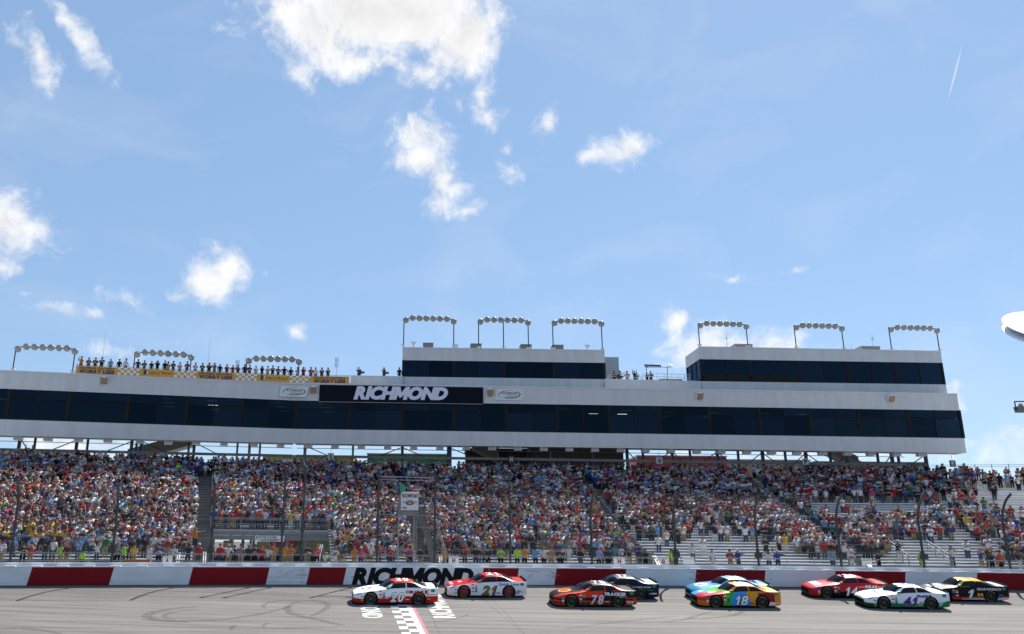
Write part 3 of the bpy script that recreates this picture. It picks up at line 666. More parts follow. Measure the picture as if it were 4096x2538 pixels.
POSES = {  # elbow, wrist, hand for right (+x) and left arm
 'down': [((.25, .03, 1.13), (.25, -.08, .90), (.25, -.12, .82)), ((-.25, .03, 1.13), (-.25, -.08, .90), (-.25, -.12, .82))],
 'clap': [((.25, -.05, 1.16), (.09, -.28, 1.27), (.03, -.34, 1.33)), ((-.25, -.05, 1.16), (-.09, -.28, 1.25), (-.03, -.34, 1.31))],
 'phone': [((.25, -.2, 1.30), (.10, -.28, 1.56), (.06, -.30, 1.64)), ((-.25, -.2, 1.30), (-.10, -.28, 1.56), (-.06, -.30, 1.64))],
 'shade': [((.33, -.12, 1.48), (.16, -.17, 1.68), (.07, -.17, 1.72)), ((-.25, .03, 1.13), (-.22, -.12, .92), (-.2, -.16, .85))],
 'cheer': [((.30, -.04, 1.66), (.27, -.06, 1.92), (.25, -.06, 2.02)), ((-.30, -.04, 1.66), (-.27, -.06, 1.92), (-.25, -.06, 2.02))],
 'fold': [((.26, -.06, 1.16), (.02, -.2, 1.19), (-.09, -.18, 1.22)), ((-.26, -.06, 1.16), (-.02, -.22, 1.14), (.09, -.2, 1.17))],
 'point': [((.38, -.15, 1.42), (.58, -.28, 1.48), (.66, -.32, 1.52)), ((-.25, .03, 1.13), (-.25, -.08, .90), (-.25, -.12, .82))],
 'akimbo': [((.36, .05, 1.18), (.20, -.03, 1.02), (.15, -.07, .99)), ((-.36, .05, 1.18), (-.20, -.03, 1.02), (-.15, -.07, .99))]}
def make_person(pose, sub):
    v, e, r, lab = [], [], [], []
    def add(p, rr, par=None, l=0):
        v.append(p); r.append(rr if isinstance(rr, tuple) else (rr, rr)); k = len(v)-1
        if par is not None: e.append((par, k)); lab.append(l)
        return k
    pe = add((0, 0, .94), (.155, .12)); sp = add((0, -.005, 1.14), (.15, .115), pe, 0); ch = add((0, 0, 1.33), (.185, .125), sp, 0)
    ne = add((0, .005, 1.475), (.07, .07), ch, 0); h1 = add((0, -.015, 1.565), (.082, .095), ne, 2); h2 = add((0, -.015, 1.655), (.092, .112), h1, 2); h3 = add((0, .0, 1.735), (.075, .09), h2, 3)
    for s, arm in zip((1, -1), POSES[pose]):
        hp = add((s*.09, 0, .86), .098, pe, 1); kn = add((s*.105, -.02, .49), .066, hp, 1); an = add((s*.11, .02, .1), .046, kn, 1); add((s*.13, -.13, .045), .043, an, 4)
        sh = add((s*.19, 0, 1.405), .072, ch, 0); k1 = add(arm[0], .05, sh, 0); k2 = add(arm[1], .034, k1, 2); add(arm[2], .04, k2, 2)
    me = bpy.data.meshes.new('sk'); me.from_pydata(v, e, []); o = bpy.data.objects.new('sk', me); COL.objects.link(o)
    md = o.modifiers.new('skin', 'SKIN'); md.use_smooth_shade = True
    for i, sv in enumerate(me.skin_vertices[0].data): sv.radius = r[i]; sv.use_root = (i == 0)
    if sub: m2 = o.modifiers.new('sub', 'SUBSURF'); m2.levels = sub; m2.render_levels = sub
    dg = bpy.context.evaluated_depsgraph_get(); ev = bpy.data.meshes.new_from_object(o.evaluated_get(dg))
    V_ = np.array(v); bones = [(V_[a], V_[b], l) for (a, b), l in zip(e, lab)]
    mi = []
    for p in ev.polygons:
        c = np.array(p.center); best = 9; bl = 0
        for a, b, l in bones:
            ab = b-a; t = np.clip((c-a)@ab/(ab@ab), 0, 1); dd = np.linalg.norm(c-a-t*ab)
            if dd < best: best = dd; bl = l
        if bl == 2 and c[2] > 1.655 and abs(c[0]) < .16: bl = 3
        if c[2] > 1.60 and c[1] > .03 and abs(c[0]) < .14: bl = 3
        if bl == 1 and c[2] > .95: bl = 0
        if bl == 0 and c[2] < .95 and abs(c[0]) < .2: bl = 1
        mi.append(bl)
    bpy.data.objects.remove(o); bpy.data.meshes.remove(me)
    return ev, mi
PROTO, LOW = {}, {}
for ps in POSES:
    ev, mi = make_person(ps, 1)
    ev.name = 'person_'+ps
    for _ in range(5): ev.materials.append(MATS['shoe'])
    ev.polygons.foreach_set('material_index', mi); ev.polygons.foreach_set('use_smooth', [True]*len(mi)); PROTO[ps] = ev
    lo, mi = make_person(ps, 0)
    vv = np.array([q.co[:] for q in lo.vertices]); tri = []; tm = []
    for p, k in zip(lo.polygons, mi):
        i = list(p.vertices)
        for j in range(1, len(i)-1): tri.append((i[0], i[j], i[j+1])); tm.append(k)
    LOW[ps] = (vv, np.array(tri), np.array(tm)); bpy.data.meshes.remove(lo)
# cap with a brim, hair shell: worn pieces, children of the person
def dome(rx, ry, h, brim, low=.0):
    g = MB(); n = 12; rings = [(1.0, 0), (.97, .4), (.75, .78), (.4, .96)]; v = []
    for k, z in rings: v += [(rx*k*math.cos(2*math.pi*i/n), ry*k*math.sin(2*math.pi*i/n), h*z) for i in range(n)]
    f = [(a*n+i, a*n+(i+1) % n, (a+1)*n+(i+1) % n, (a+1)*n+i) for a in range(3) for i in range(n)]+[tuple(range(3*n, 4*n))]
    g.add(v, f)
    if brim: g.add([(-.08, -ry*.8, .012), (.08, -ry*.8, .012), (.065, -ry-.085, -.012), (-.065, -ry-.085, -.012), (-.08, -ry*.8, .026), (.08, -ry*.8, .026), (.065, -ry-.085, 0), (-.065, -ry-.085, 0)], [(0, 3, 2, 1), (4, 5, 6, 7), (0, 1, 5, 4), (1, 2, 6, 5), (2, 3, 7, 6), (3, 0, 4, 7)])
    me = bpy.data.meshes.new('worn'); me.from_pydata(g.v, [], g.f); me.polygons.foreach_set('use_smooth', [True]*len(g.f)); me.materials.append(m_shoe); return me
CAPM, HAIRM = dome(.112, .135, .125, True), dome(.108, .128, .135, False)
def person(p, yaw, shirt, pant, head, skin='a', pose='down', h=1.75, label=None, group=None):
    o = bpy.data.objects.new('person', PROTO[pose]); COL.objects.link(o)
    o.location = Vector(p); o.rotation_euler = (0, 0, yaw); k = h/1.75; o.scale = (k*random.uniform(.97, 1.14), k*random.uniform(1, 1.12), k)
    for i, m in enumerate((cm('cloth', shirt), cm('trousers', pant), cm('skin', skin), cm('headwear', head), m_shoe)):
        o.material_slots[i].link = 'OBJECT'; o.material_slots[i].material = m
    c = bpy.data.objects.new('cap' if 'cap' in head or 'hat' in head else 'hair', CAPM if 'cap' in head or 'hat' in head else HAIRM); COL.objects.link(c); c.parent = o; c.location = (0, .0, 1.665)
    c.material_slots[0].link = 'OBJECT'; c.material_slots[0].material = cm('headwear', head)
    tag(o, label, 'person', group); return o
def pick(dct, wts): return random.choices(list(dct), wts)[0]
POSW = dict(down=3, clap=3, phone=2.2, shade=1.2, cheer=.5, fold=1.8, point=.35, akimbo=.8)
ORD = lambda n: '%d%s' % (n, 'th' if 10 <= n % 100 <= 20 else {1: 'st', 2: 'nd', 3: 'rd'}.get(n % 10, 'th'))
DOING = dict(down='arms down', clap='clapping', phone='hands at face', shade='hand shading eyes', cheer='both arms up', fold='arms folded', point='arm pointing', akimbo='hands on hips')
# -- people on the front walkway, one by one as the photograph shows them: pixel x, shirt, trousers, head, pose, where
WALK = [(92, 'dark green', 'black', 'dark hair', 'clap', 'leftmost on the front walkway'), (123, 'salmon', 'khaki', 'dark hair', 'phone', 'beside the leftmost fence post'), (243, 'neon', 'khaki', 'black cap', 'clap', 'hi-vis vest left of second fence post'), (267, 'maroon', 'khaki', 'red cap', 'down', 'just right of the hi-vis steward at left'),
 (331, 'neon', 'black', 'black cap', 'down', 'small hi-vis shirt at the left railing'), (453, 'white', 'black', 'brown hair', 'phone', 'just right of the second fence post'), (470, 'grey', 'navy', 'fair hair', 'clap', 'between fence post and brown banner'), (492, 'neon', 'grey', 'blue cap', 'shade', 'left end of the brown banner'), (535, 'yellow', 'khaki', 'black cap', 'clap', 'above the brown banner'), (597, 'white', 'white', 'fair hair', 'phone', 'right end of the brown banner'),
 (635, 'blue', 'navy', 'brown hair', 'fold', 'left of the letter A board'), (694, 'white', 'grey', 'grey cap', 'clap', 'right of the letter A board'), (752, 'navy', 'grey', 'brown hair', 'phone', 'at the foot of the open stairway'), (793, 'red', 'grey', 'white cap', 'down', 'on the foot of the open stairway'), (844, 'red', 'black', 'brown hair', 'clap', 'right of the open stairway foot'), (879, 'red', 'denim', 'red cap', 'down', 'under the left end of the opening'),
 (912, 'white', 'khaki', 'tan hat', 'akimbo', 'under the red W banner'), (936, 'black', 'denim', 'brown hair', 'point', 'right of the red W banner'), (962, 'grey', 'khaki', 'black cap', 'akimbo', 'leaning at the rail in the opening'), (992, 'charcoal', 'black', 'grey hair', 'down', 'left of the man with headphones'), (1020, 'charcoal', 'black', 'dark hair', 'fold', 'stout man with headphones below the RESTROOMS sign'), (1046, 'red', 'navy', 'red cap', 'down', 'right of the man with headphones'), (1071, 'off-white', 'grey', 'brown hair', 'down', 'below the right part of the RESTROOMS sign'),
 (1092, 'gold', 'khaki', 'red cap', 'fold', 'yellow jacket left of the tall fence post pair'), (1140, 'gold', 'khaki', 'black cap', 'down', 'yellow jacket just right of the first tall post'), (1162, 'gold', 'khaki', 'red cap', 'fold', 'yellow jacket between the two tall posts'), (1231, 'navy', 'khaki', 'dark hair', 'fold', 'right of the tall post pair'), (1269, 'pink', 'black', 'fair hair', 'clap', 'right of the navy jacketed guard'), (1300, 'white', 'grey', 'grey hair', 'down', 'left of the lime shirted child'), (1307, 'neon', 'navy', 'tan hat', 'down', 'child in lime at the rail'), (1341, 'white', 'maroon' if False else 'white', 'fair hair', 'fold', 'woman at the rail left of the yellow jacket'), (1356, 'olive', 'khaki', 'grey hair', 'down', 'just left of the lone yellow jacket'),
 (1417, 'gold', 'khaki', 'red cap', 'down', 'lone yellow jacket left of the flag stand'), (1443, 'pink', 'denim', 'white cap', 'clap', 'between yellow jacket and flag stand'), (1560, 'red', 'denim', 'white cap', 'clap', 'left leg of the flag stand'), (1640, 'pink', 'navy', 'brown hair', 'clap', 'under the flag stand'), (1680, 'charcoal', 'khaki', 'brown hair', 'down', 'right leg of the flag stand'), (1777, 'gold', 'khaki', 'dark hair', 'down', 'yellow jacket right of the ladder'), (1796, 'purple', 'black', 'brown hair', 'fold', 'just right of the ladder yellow jacket'),
 (1903, 'black', 'denim', 'brown hair', 'down', 'woman alone right of the ladder'), (1953, 'dark green', 'black', 'dark hair', 'shade', 'dark track suit left of the vest pair'), (2003, 'neon', 'black', 'black cap', 'fold', 'hi-vis vest left of tall post'), (2069, 'neon', 'black', 'dark hair', 'down', 'hi-vis vest right of tall post'), (2098, 'gold', 'black', 'brown hair', 'down', 'just right of the hi-vis pair'), (2142, 'sky blue', 'navy', 'brown hair', 'point', 'above car 21 tail'), (2175, 'off-white', 'black', 'fair hair', 'point', 'reaching out right of car 21'),
 (2205, 'tan', 'khaki', 'brown hair', 'down', 'left of the red car 78'), (2240, 'charcoal', 'black', 'black cap', 'fold', 'behind the hood of car 78'), (2322, 'black', 'grey', 'black cap', 'down', 'left of the post by the H board'), (2395, 'sky blue', 'navy', 'red cap', 'akimbo', 'pale blue shirt left of the H board'), (2432, 'charcoal', 'black', 'brown hair', 'down', 'directly left of the H board'), (2559, 'navy', 'grey', 'dark hair', 'clap', 'between the H and G boards, left'), (2582, 'black', 'black', 'brown hair', 'point', 'between the H and G boards, right'),
 (2686, 'neon', 'khaki', 'dark hair', 'akimbo', 'hi-vis vest at the G board'), (2849, 'white', 'white', 'grey cap', 'down', 'white vest above the light blue car hood'), (2921, 'red', 'olive' if False else 'khaki', 'brown hair', 'fold', 'red shirt above the light blue car'), (2953, 'blue', 'grey', 'white cap', 'point', 'blue shirt right of the red shirt'), (3075, 'off-white', 'denim', 'brown hair', 'cheer', 'plaid shirt above the multicoloured car tail'), (3111, 'blue', 'denim', 'white cap', 'point', 'blue shirt right of the plaid shirt'),
 (3330, 'sky blue', 'grey', 'black cap', 'clap', 'left of the white handrail at right'), (3407, 'white', 'white', 'white cap', 'fold', 'white clothes left of the sloping handrail'), (3514, 'black', 'black', 'dark hair', 'point', 'black clothes above the red car tail'), (3687, 'neon', 'khaki', 'red cap', 'fold', 'hi-vis steward at the right ramp'), (3967, 'navy', 'black', 'red cap', 'akimbo', 'navy shirt near the right edge'), (4003, 'orange', 'black', 'brown hair', 'down', 'orange vest near the right edge')]
for k, (px, sh, pn, hd, ps, wh) in enumerate(WALK):
    gg = 7.3+.25*(k % 3); u = u_at(px, gg, 4.3); stout = 'stout' in wh
    o = person(pos(u, gg, ZC), math.atan(Sw(u))+random.uniform(-.35, .35), sh, pn, hd, random.choice('aabcd'), ps, 1.25 if 'child' in wh or 'small' in wh else random.uniform(1.68, 1.84),
               '%s in %s top with %s, %s' % ('child' if 'child' in wh else 'person', sh, hd, wh.replace('child in lime ', '')), 'people on the front walkway')
    if stout: o.scale[0] *= 1.2; o.scale[1] *= 1.2
# -- rows
WHITEY = {'white': 3.0, 'off-white': 1.2}
cand = []
for i in range(NR):
    gi = G0+RUN*i+.28; u = -44+random.random()
    while u < 60:
        u += random.uniform(.46, .66)/(1+.0052*gi)
        p = R(u, i, .28+random.uniform(-.06, .1)); x, y, z = proj(p+(0, 0, 1.2))
        if x < -45 or x > 4140: continue
        s = next((k for k in range(5) if secb(k, i)[0]+.12 < u < secb(k, i)[1]-.12), None)
        if s is None and not (i > 29 and random.random() < .3): 
            if not (random.random() < .012 or (i > 30 and random.random() < .4)): continue
        if s == 1 and i < PROW and u < PORT[1]+.2: continue
        if s == 0 and u < PORT[0] or True:
            pr_ = .93
            if i < 2: pr_ = .42
            if x > 2400 and i < 14: pr_ = .72
            if 2560 < x < 3180 and i <= 7: pr_ = .05
            if 2650 < x < 3020 and 7 < i < 14: pr_ = .38
            if 3180 <= x < 3560 and i <= 3: pr_ = .25
            if 3000 <= x < 3300 and 7 < i < 22: pr_ = .86
            if 3240 < x < 3700 and 15 < i < 23: pr_ = .05
            if 3300 < x and 8 <= i <= 15: pr_ = .58
            if 3560 < x < 3920 and i < 9: pr_ = .05
            if x >= 3920 and i < 9: pr_ = .32
            if x >= 3700 and 15 < i < 23: pr_ = .42
            if x > 3640 and i >= 23: pr_ = .7
            if x > 3900 and 17 < i < 28: pr_ = .16
            if x > 3850 and i >= 28: pr_ = .55
            if x > 3700 and i == NR-1: pr_ = .35
            if 2000 < x < 2560 and 4 < i < 10: pr_ = .70
            if 60 < x < 420 and 11 < i < 15: pr_ = .50
            if 880 < x < 1310 and 12 < i < 18: pr_ = .62
            if 1750 < x < 2400 and i < 4: pr_ *= .55
            if 1850 < x < 2450 and 9 < i < 16: pr_ = .78
        if x > 3250 and 3 < i < 30: pr_ *= .84
        if random.random() > pr_: continue
        cand.append((i, u, s, p, x))
rows_done = {}
cand.sort(key=lambda c: (c[0], c[1]))
n_ind = 0; stuff = []
front = [c for c in cand if c[0] <= 4 or (c[2] == 1 and c[0] == PROW and c[1] < PORT[1])]
front.sort(key=lambda c: (c[0] != PROW, c[0], c[1]))
chosen = set(id(c) for c in front[:178])
pant_w = [3, 5, 4, 3, 3, 1]
for c in cand:
    i, u, s, p, x = c
    sh = pick(SHIRT, list(SW_.values())); hd = pick(HEAD, HW_); sk = pick(SKIN, KW_); pn = pick(PANT, pant_w); ps = pick(POSW, list(POSW.values()))
    if x < 700 and i in (3, 4, 5, 6) and x < 260 and random.random() < .5: sh = 'yellow'
    hh = random.uniform(1.55, 1.88); yaw = math.atan(Sw(u))+random.uniform(-.5, .5)
    if id(c) in chosen:
        key = (i, s); rows_done[key] = rows_done.get(key, 0)+1
        rn = 'platform rail above the walkway opening' if i == PROW else '%s row, %s' % (['front', 'second', 'third', 'fourth', 'fifth'][i], SECN[s] if s is not None else 'stairs')
        person(p, yaw, sh, pn, hd, sk, ps, hh, '%s top, %s, %s from left, %s' % (sh, hd, ORD(rows_done[key]), rn), 'spectators standing in the stand')
    else: stuff.append((p, yaw, sh, pn, hd, sk, ps, hh))
VV, FF, CC = [], [], []; off = 0
shoe = np.array([.1, .1, .1])
for (p, yaw, sh, pn, hd, sk, ps, hh) in stuff:
    v, t, m = LOW[ps]; k = hh/1.75; c_, s_ = math.cos(yaw), math.sin(yaw)
    q = v*np.array([k*random.uniform(1, 1.18), k*1.08, k]); q = np.stack([q[:, 0]*c_-q[:, 1]*s_, q[:, 0]*s_+q[:, 1]*c_, q[:, 2]], 1)+p
    pal = np.array([dim(srgb(q)) for q in (SHIRT[sh], PANT[pn], SKIN[sk], HEAD[hd])]+[(.06, .06, .06)])
    VV.append(q); FF.append(t+off); CC.append(pal[m]); off += len(v)
VV = np.concatenate(VV); FF = np.concatenate(FF); CC = np.concatenate(CC)
me = bpy.data.meshes.new('crowd'); me.vertices.add(len(VV)); me.vertices.foreach_set('co', VV.astype(np.float32).ravel())
me.loops.add(len(FF)*3); me.loops.foreach_set('vertex_index', FF.astype(np.int32).ravel()); me.polygons.add(len(FF))
me.polygons.foreach_set('loop_start', np.arange(0, len(FF)*3, 3, dtype=np.int32)); me.polygons.foreach_set('loop_total', np.full(len(FF), 3, np.int32))
me.polygons.foreach_set('use_smooth', np.ones(len(FF), bool))
at = me.attributes.new('tint', 'FLOAT_COLOR', 'FACE'); at.data.foreach_set('color', np.concatenate([CC, np.ones((len(CC), 1))], 1).astype(np.float32).ravel())
me.update(calc_edges=True)
def attr_mat(name, rough=.85, coat=0., spec=.3, metal=0.):
    m = M(name, rough=rough, coat=coat, spec=spec, metal=metal); a = m.node_tree.nodes.new('ShaderNodeAttribute'); a.attribute_name = 'tint'
    m.node_tree.links.new(a.outputs['Color'], m.node_tree.nodes['Principled BSDF'].inputs['Base Color']); return m
me.materials.append(attr_mat('crowd clothing'))
o = bpy.data.objects.new('crowd', me); COL.objects.link(o)
tag(o, 'dense crowd of standing race fans filling the upper rows of the grandstand', 'crowd', kind='stuff')
print('crowd', len(stuff), 'tris', len(FF))

# ------------------------------------------------------------------ suite building over the stand
A_, B_, D_ = np.array([-46.7, 88.0, 0]), np.array([-16.5, 95.0, 0]), np.array([61.4, 97.0, 0])
m_pan = M('white ribbed cladding', (.56, .56, .565), .5, noise=.07, nscale=1.1, stretch=(1, 1, .12)); m_trim = M('white roof trim', (.60, .61, .63), .45); m_soff = M('beige soffit', (.34, .30, .27), .8)
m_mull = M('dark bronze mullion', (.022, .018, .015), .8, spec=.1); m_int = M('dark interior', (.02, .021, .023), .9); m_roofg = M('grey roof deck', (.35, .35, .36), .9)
def glass_mat(name, tint, gl=.9):
    m = bpy.data.materials.new(name); m.use_nodes = True; t = m.node_tree; o = t.nodes['Material Output']; t.nodes.remove(t.nodes['Principled BSDF'])
    tr = t.nodes.new('ShaderNodeBsdfTransparent'); tr.inputs[0].default_value = (*tint, 1)
    gs = t.nodes.new('ShaderNodeBsdfGlossy'); gs.inputs['Roughness'].default_value = .03; gs.inputs['Color'].default_value = (.35, .62, .95, 1)
    fr_ = t.nodes.new('ShaderNodeFresnel'); fr_.inputs['IOR'].default_value = 1.42
    no = t.nodes.new('ShaderNodeTexNoise'); no.inputs['Scale'].default_value = .35; bp = t.nodes.new('ShaderNodeBump'); bp.inputs['Strength'].default_value = .02; t.links.new(no.outputs['Fac'], bp.inputs['Height']); t.links.new(bp.outputs[0], gs.inputs['Normal'])
    g_ = t.nodes.new('ShaderNodeNewGeometry'); t.links.new(g_.outputs['Position'], no.inputs['Vector'])
    mx_ = t.nodes.new('ShaderNodeMixShader'); fm_ = t.nodes.new('ShaderNodeMath'); fm_.operation = 'MULTIPLY'; fm_.inputs[1].default_value = gl; t.links.new(fr_.outputs[0], fm_.inputs[0]); t.links.new(fm_.outputs[0], mx_.inputs[0]); t.links.new(tr.outputs[0], mx_.inputs[1]); t.links.new(gs.outputs[0], mx_.inputs[2]); t.links.new(mx_.outputs[0], o.inputs[0]); return m
m_glass = glass_mat('tinted window glass', (.05, .10, .15), .75); m_glassb = glass_mat('tinted window glass dark', (.04, .08, .11), .58); m_glassc = glass_mat('tinted window glass pale', (.07, .13, .18), .9); m_glass2 = glass_mat('teal window glass', (.16, .34, .40), .8)
class Facet:
    """vertical plane through two plan points; photo pixels are dropped onto it"""
    def __init__(s, a, b): s.a = a; e = b-a; s.len = np.linalg.norm(e); s.e = e/s.len; s.n = np.array([-s.e[1], s.e[0], 0])   # n points away from the track
    def hit(s, x, y):
        d = ray(x, y); t = ((s.a-CAM)@s.n)/(d@s.n); return CAM+t*d
    def st(s, x, y): p = s.hit(x, y); return (p-s.a)@s.e, p[2]
    def pt(s, l, z, out=0.): return s.a+s.e*l-s.n*out+np.array([0, 0, z])
    def box(s, g, l0, l1, z0, z1, o0, o1, mi=0):
        """o0<o1: metres in front of the plane"""
        return g.obox(s.pt(l0, z0, o0), s.e*(l1-l0), -s.n*(o1-o0), (0, 0, z1-z0), mi)
    def mat4(s, l, z, out=0.):
        p = s.pt(l, z, out); return Matrix(((s.e[0], s.n[0], 0, p[0]), (s.e[1], s.n[1], 0, p[1]), (0, 0, 1, p[2]), (0, 0, 0, 1)))
def lev(f, pts):
    """height as a linear function of l from two (x,y) photo points on the facet"""
    (l0, z0), (l1, z1) = f.st(*pts[0]), f.st(*pts[1]); return lambda l: z0+(z1-z0)*(l-l0)/(l1-l0)
def panel_mesh(w, h):
    g = MB(); g.obox((0, 0, 0), (w, 0, 0), (0, .03, 0), (0, 0, h)); g.obox((w-.045, -.02, 0), (.045, 0, 0), (0, .019, 0), (0, 0, h)); return g
def clad(f, l0, l1, zt, zb, name, parent, pw=.4, out=.0):
    """row of ribbed panels; heights follow zb/zt"""
    h = zt((l0+l1)/2)-zb((l0+l1)/2); n = max(1, int(round((l1-l0)/pw))); w = (l1-l0)/n; src = None
    sl = (zb(l1)-zb(l0))/(l1-l0)
    for k in range(n):
        l = l0+k*w; m4 = f.mat4(l, zb(l), out+.03)
        m4 = m4 @ Matrix(((1, 0, 0, 0), (0, 1, 0, 0), (sl, 0, (zt(l)-zb(l))/h, 0), (0, 0, 0, 1))) if False else m4 @ Matrix.Diagonal((1, 1, (zt(l)-zb(l))/h, 1))
        if src is None: src = panel_mesh(w, h).build(name, m_pan, parent); src.matrix_basis = m4
        else: inst(src, m4, parent)
    g = MB(); g.prism([f.pt(l0, zb(l0), out-.02), f.pt(l1, zb(l1), out-.02), f.pt(l1, zt(l1), out-.02), f.pt(l0, zt(l0), out-.02)], f.n*.25); g.build('wall_backing', m_pan, parent)
def glaze(f, bays, zt, zb, parent, transom=None, out=-.05, mats=None, mw=.17):
    """panes between mullions at l positions bays=[(l, wide)]"""
    for k, (l, wide) in enumerate(bays):
        hw = mw if wide else .035; g = MB(); g.obox(f.pt(l-hw, zb(l), out+.06), f.e*(2*hw), f.n*.12, (0, 0, zt(l)-zb(l))); g.build('mullion', m_mull, parent)
    for k in range(len(bays)-1):
        l0 = bays[k][0]+(mw if bays[k][1] else .035); l1 = bays[k+1][0]-(mw if bays[k+1][1] else .035)
        ys = [0, 1] if transom is None else [0, 1-transom, 1]
        for a, b in zip(ys[:-1], ys[1:]):
            g = MB(); q = lambda l, t: f.pt(l, zb(l)+(zt(l)-zb(l))*t, out)
            e = .02; g.prism([q(l0, a+e), q(l1, a+e), q(l1, b-e), q(l0, b-e)], f.n*.02); g.build('pane', mats[k] if mats and mats[k] is m_glass2 else random.choice((m_glass, m_glass, m_glassb, m_glassc)), parent)
        if transom:
            g = MB(); z = 1-transom; g.obox(f.pt(l0, zb(l0)+(zt(l0)-zb(l0))*z-.04, out+.03), f.pt(l1, zb(l1)+(zt(l1)-zb(l1))*z, 0)-f.pt(l0, zb(l0)+(zt(l0)-zb(l0))*z, 0), f.n*.06, (0, 0, .08)); g.build('transom', m_mull, parent)
    for z, dz in ((zt, -.09), (zb, 0)):
        l0, l1 = bays[0][0], bays[-1][0]; g = MB(); g.obox(f.pt(l0, z(l0)+dz, out+.05), f.pt(l1, z(l1), 0)-f.pt(l0, z(l0), 0), f.n*.1, (0, 0, .09)); g.build('sill', m_mull, parent)
fL, fR = Facet(A_, B_), Facet(B_, D_)
bld = empty('suite_building', (B_[0], B_[1], 16), 'long white clad suite building with dark window band above the crowd', 'building')
lv = {fL: [lev(fL, p) for p in (((0, 1485), (1180, 1537)), ((0, 1554), (1180, 1602)), ((0, 1678), (1180, 1717)), ((0, 1741), (1180, 1773)))],
      fR: [lev(fR, p) for p in (((1180, 1537), (3832, 1579)), ((1180, 1602), (3840, 1642)), ((1180, 1717), (3854, 1754)), ((1180, 1773), (3862, 1812)))]}
l0L = -9.0; DEPTH = 12.
lRend = fR.st(3845, 1690)[0]
# mullions from photo pixels
wideL = [25, 270, 508, 745, 965]; wideR = [1182, 1397, 1608, 1815, 2025, 2230, 2437, 2640, 2838, 3040, 3240, 3437, 3636]
lL = [fL.st(x, 1650)[0] for x in wideL]; lR = [fR.st(x, 1680)[0] for x in wideR]
lL = [lL[0]-2*(lL[1]-lL[0])*.52, ] + lL + [fL.len]; lR[0] = 0.; lR = lR+[lRend]
def halves(ls): 
    out = []
    for a, b in zip(ls[:-1], ls[1:]): out += [(a, True), ((a+b)/2, False)]
    return out+[(ls[-1], True)]
for f, l0, l1, ls in ((fL, lL[0], fL.len, lL), (fR, 0, lRend, lR)):
    zt, zu, zg, zl = lv[f]
    nm = ('fascia_panel', 'apron_panel')
    clad(f, l0, l1, zt, zu, nm[0], bld); clad(f, l0, l1, zg, zl, nm[1], bld)
    glaze(f, halves(ls), zu, zg, bld, transom=.3)
    for z, nme, o0, o1, h in ((zt, 'roof_trim', -.2, .1, .14), (zu, 'drip_trim', -.1, .06, .05), (zl, 'bottom_trim', -.1, .05, .06)):
        g = MB(); g.obox(f.pt(l0, z(l0)-(.02 if nme == 'roof_trim' else .03), o1), f.pt(l1, z(l1), 0)-f.pt(l0, z(l0), 0), f.n*(o1-o0), (0, 0, h)); g.build(nme, m_trim, bld)
    # shell: soffit, floor, ceiling, back wall, roof
    def slab(name, zf, th, d0, d1, mat, l0=l0, l1=l1, f=f):
        g = MB(); p = [f.pt(l0, zf(l0), -d0), f.pt(l1, zf(l1), -d0), f.pt(l1, zf(l1), -d1), f.pt(l0, zf(l0), -d1)]; g.prism(p, (0, 0, th)); return g.build(name, mat, bld)
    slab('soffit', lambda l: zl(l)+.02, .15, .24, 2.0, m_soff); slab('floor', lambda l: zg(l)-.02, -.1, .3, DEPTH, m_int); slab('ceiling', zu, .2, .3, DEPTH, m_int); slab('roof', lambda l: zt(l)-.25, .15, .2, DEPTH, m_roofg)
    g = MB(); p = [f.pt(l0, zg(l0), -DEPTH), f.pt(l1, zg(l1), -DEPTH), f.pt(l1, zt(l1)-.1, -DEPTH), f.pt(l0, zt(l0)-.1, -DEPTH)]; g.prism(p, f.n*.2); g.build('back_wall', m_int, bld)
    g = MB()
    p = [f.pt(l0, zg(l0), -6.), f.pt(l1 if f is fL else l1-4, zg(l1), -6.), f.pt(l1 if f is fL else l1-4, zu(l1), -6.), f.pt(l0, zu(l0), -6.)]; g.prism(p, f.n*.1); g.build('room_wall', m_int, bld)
def wedge(name, dep, za, zb_, mat, th=.1):
    a, b = fL.pt(fL.len, 0, -dep), fR.pt(0, 0, -dep); g = MB(); z0, z1 = za(0), zb_(0)
    g.prism([a+(0, 0, z0), b+(0, 0, z0), b+(0, 0, z1), a+(0, 0, z1)], fR.n*th); g.build(name, mat, bld)
zt, zu, zg, zl = lv[fR]
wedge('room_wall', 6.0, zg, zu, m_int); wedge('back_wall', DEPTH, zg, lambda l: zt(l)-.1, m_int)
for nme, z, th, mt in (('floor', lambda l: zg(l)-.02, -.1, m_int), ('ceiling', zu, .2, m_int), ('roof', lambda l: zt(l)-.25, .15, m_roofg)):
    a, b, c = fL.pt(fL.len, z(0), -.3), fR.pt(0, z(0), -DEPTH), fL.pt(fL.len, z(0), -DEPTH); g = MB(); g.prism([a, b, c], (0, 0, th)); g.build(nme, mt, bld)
for z0, z1 in ((zu, zt), (zl, zg)):
    g = MB(); a = fR.pt(0, z0(0)-.04, .05); g.obox(a-fR.e*.2, fR.e*.4, fR.n*.3, (0, 0, z1(0)-z0(0)+.04)); g.build('corner_post', m_pan, bld)
# right gable end: cladding bands and side windows
zt, zu, zg, zl = lv[fR]
fE = Facet(fR.pt(lRend, 0, 0), fR.pt(lRend, 0, -DEPTH)); fE.n = -fR.e
for za, zb_, dd_ in ((zt, zu, DEPTH), (zg, zl, 2.0)):
    clad(fE, 0.02, dd_, lambda l, za=za: za(lRend), lambda l, zb_=zb_: zb_(lRend), 'end_panel', bld)
glaze(fE, [(0.1, True), (3, False), (6, True), (9, False), (DEPTH-.1, True)], lambda l: zu(lRend), lambda l: zg(lRend), bld, transom=.3)
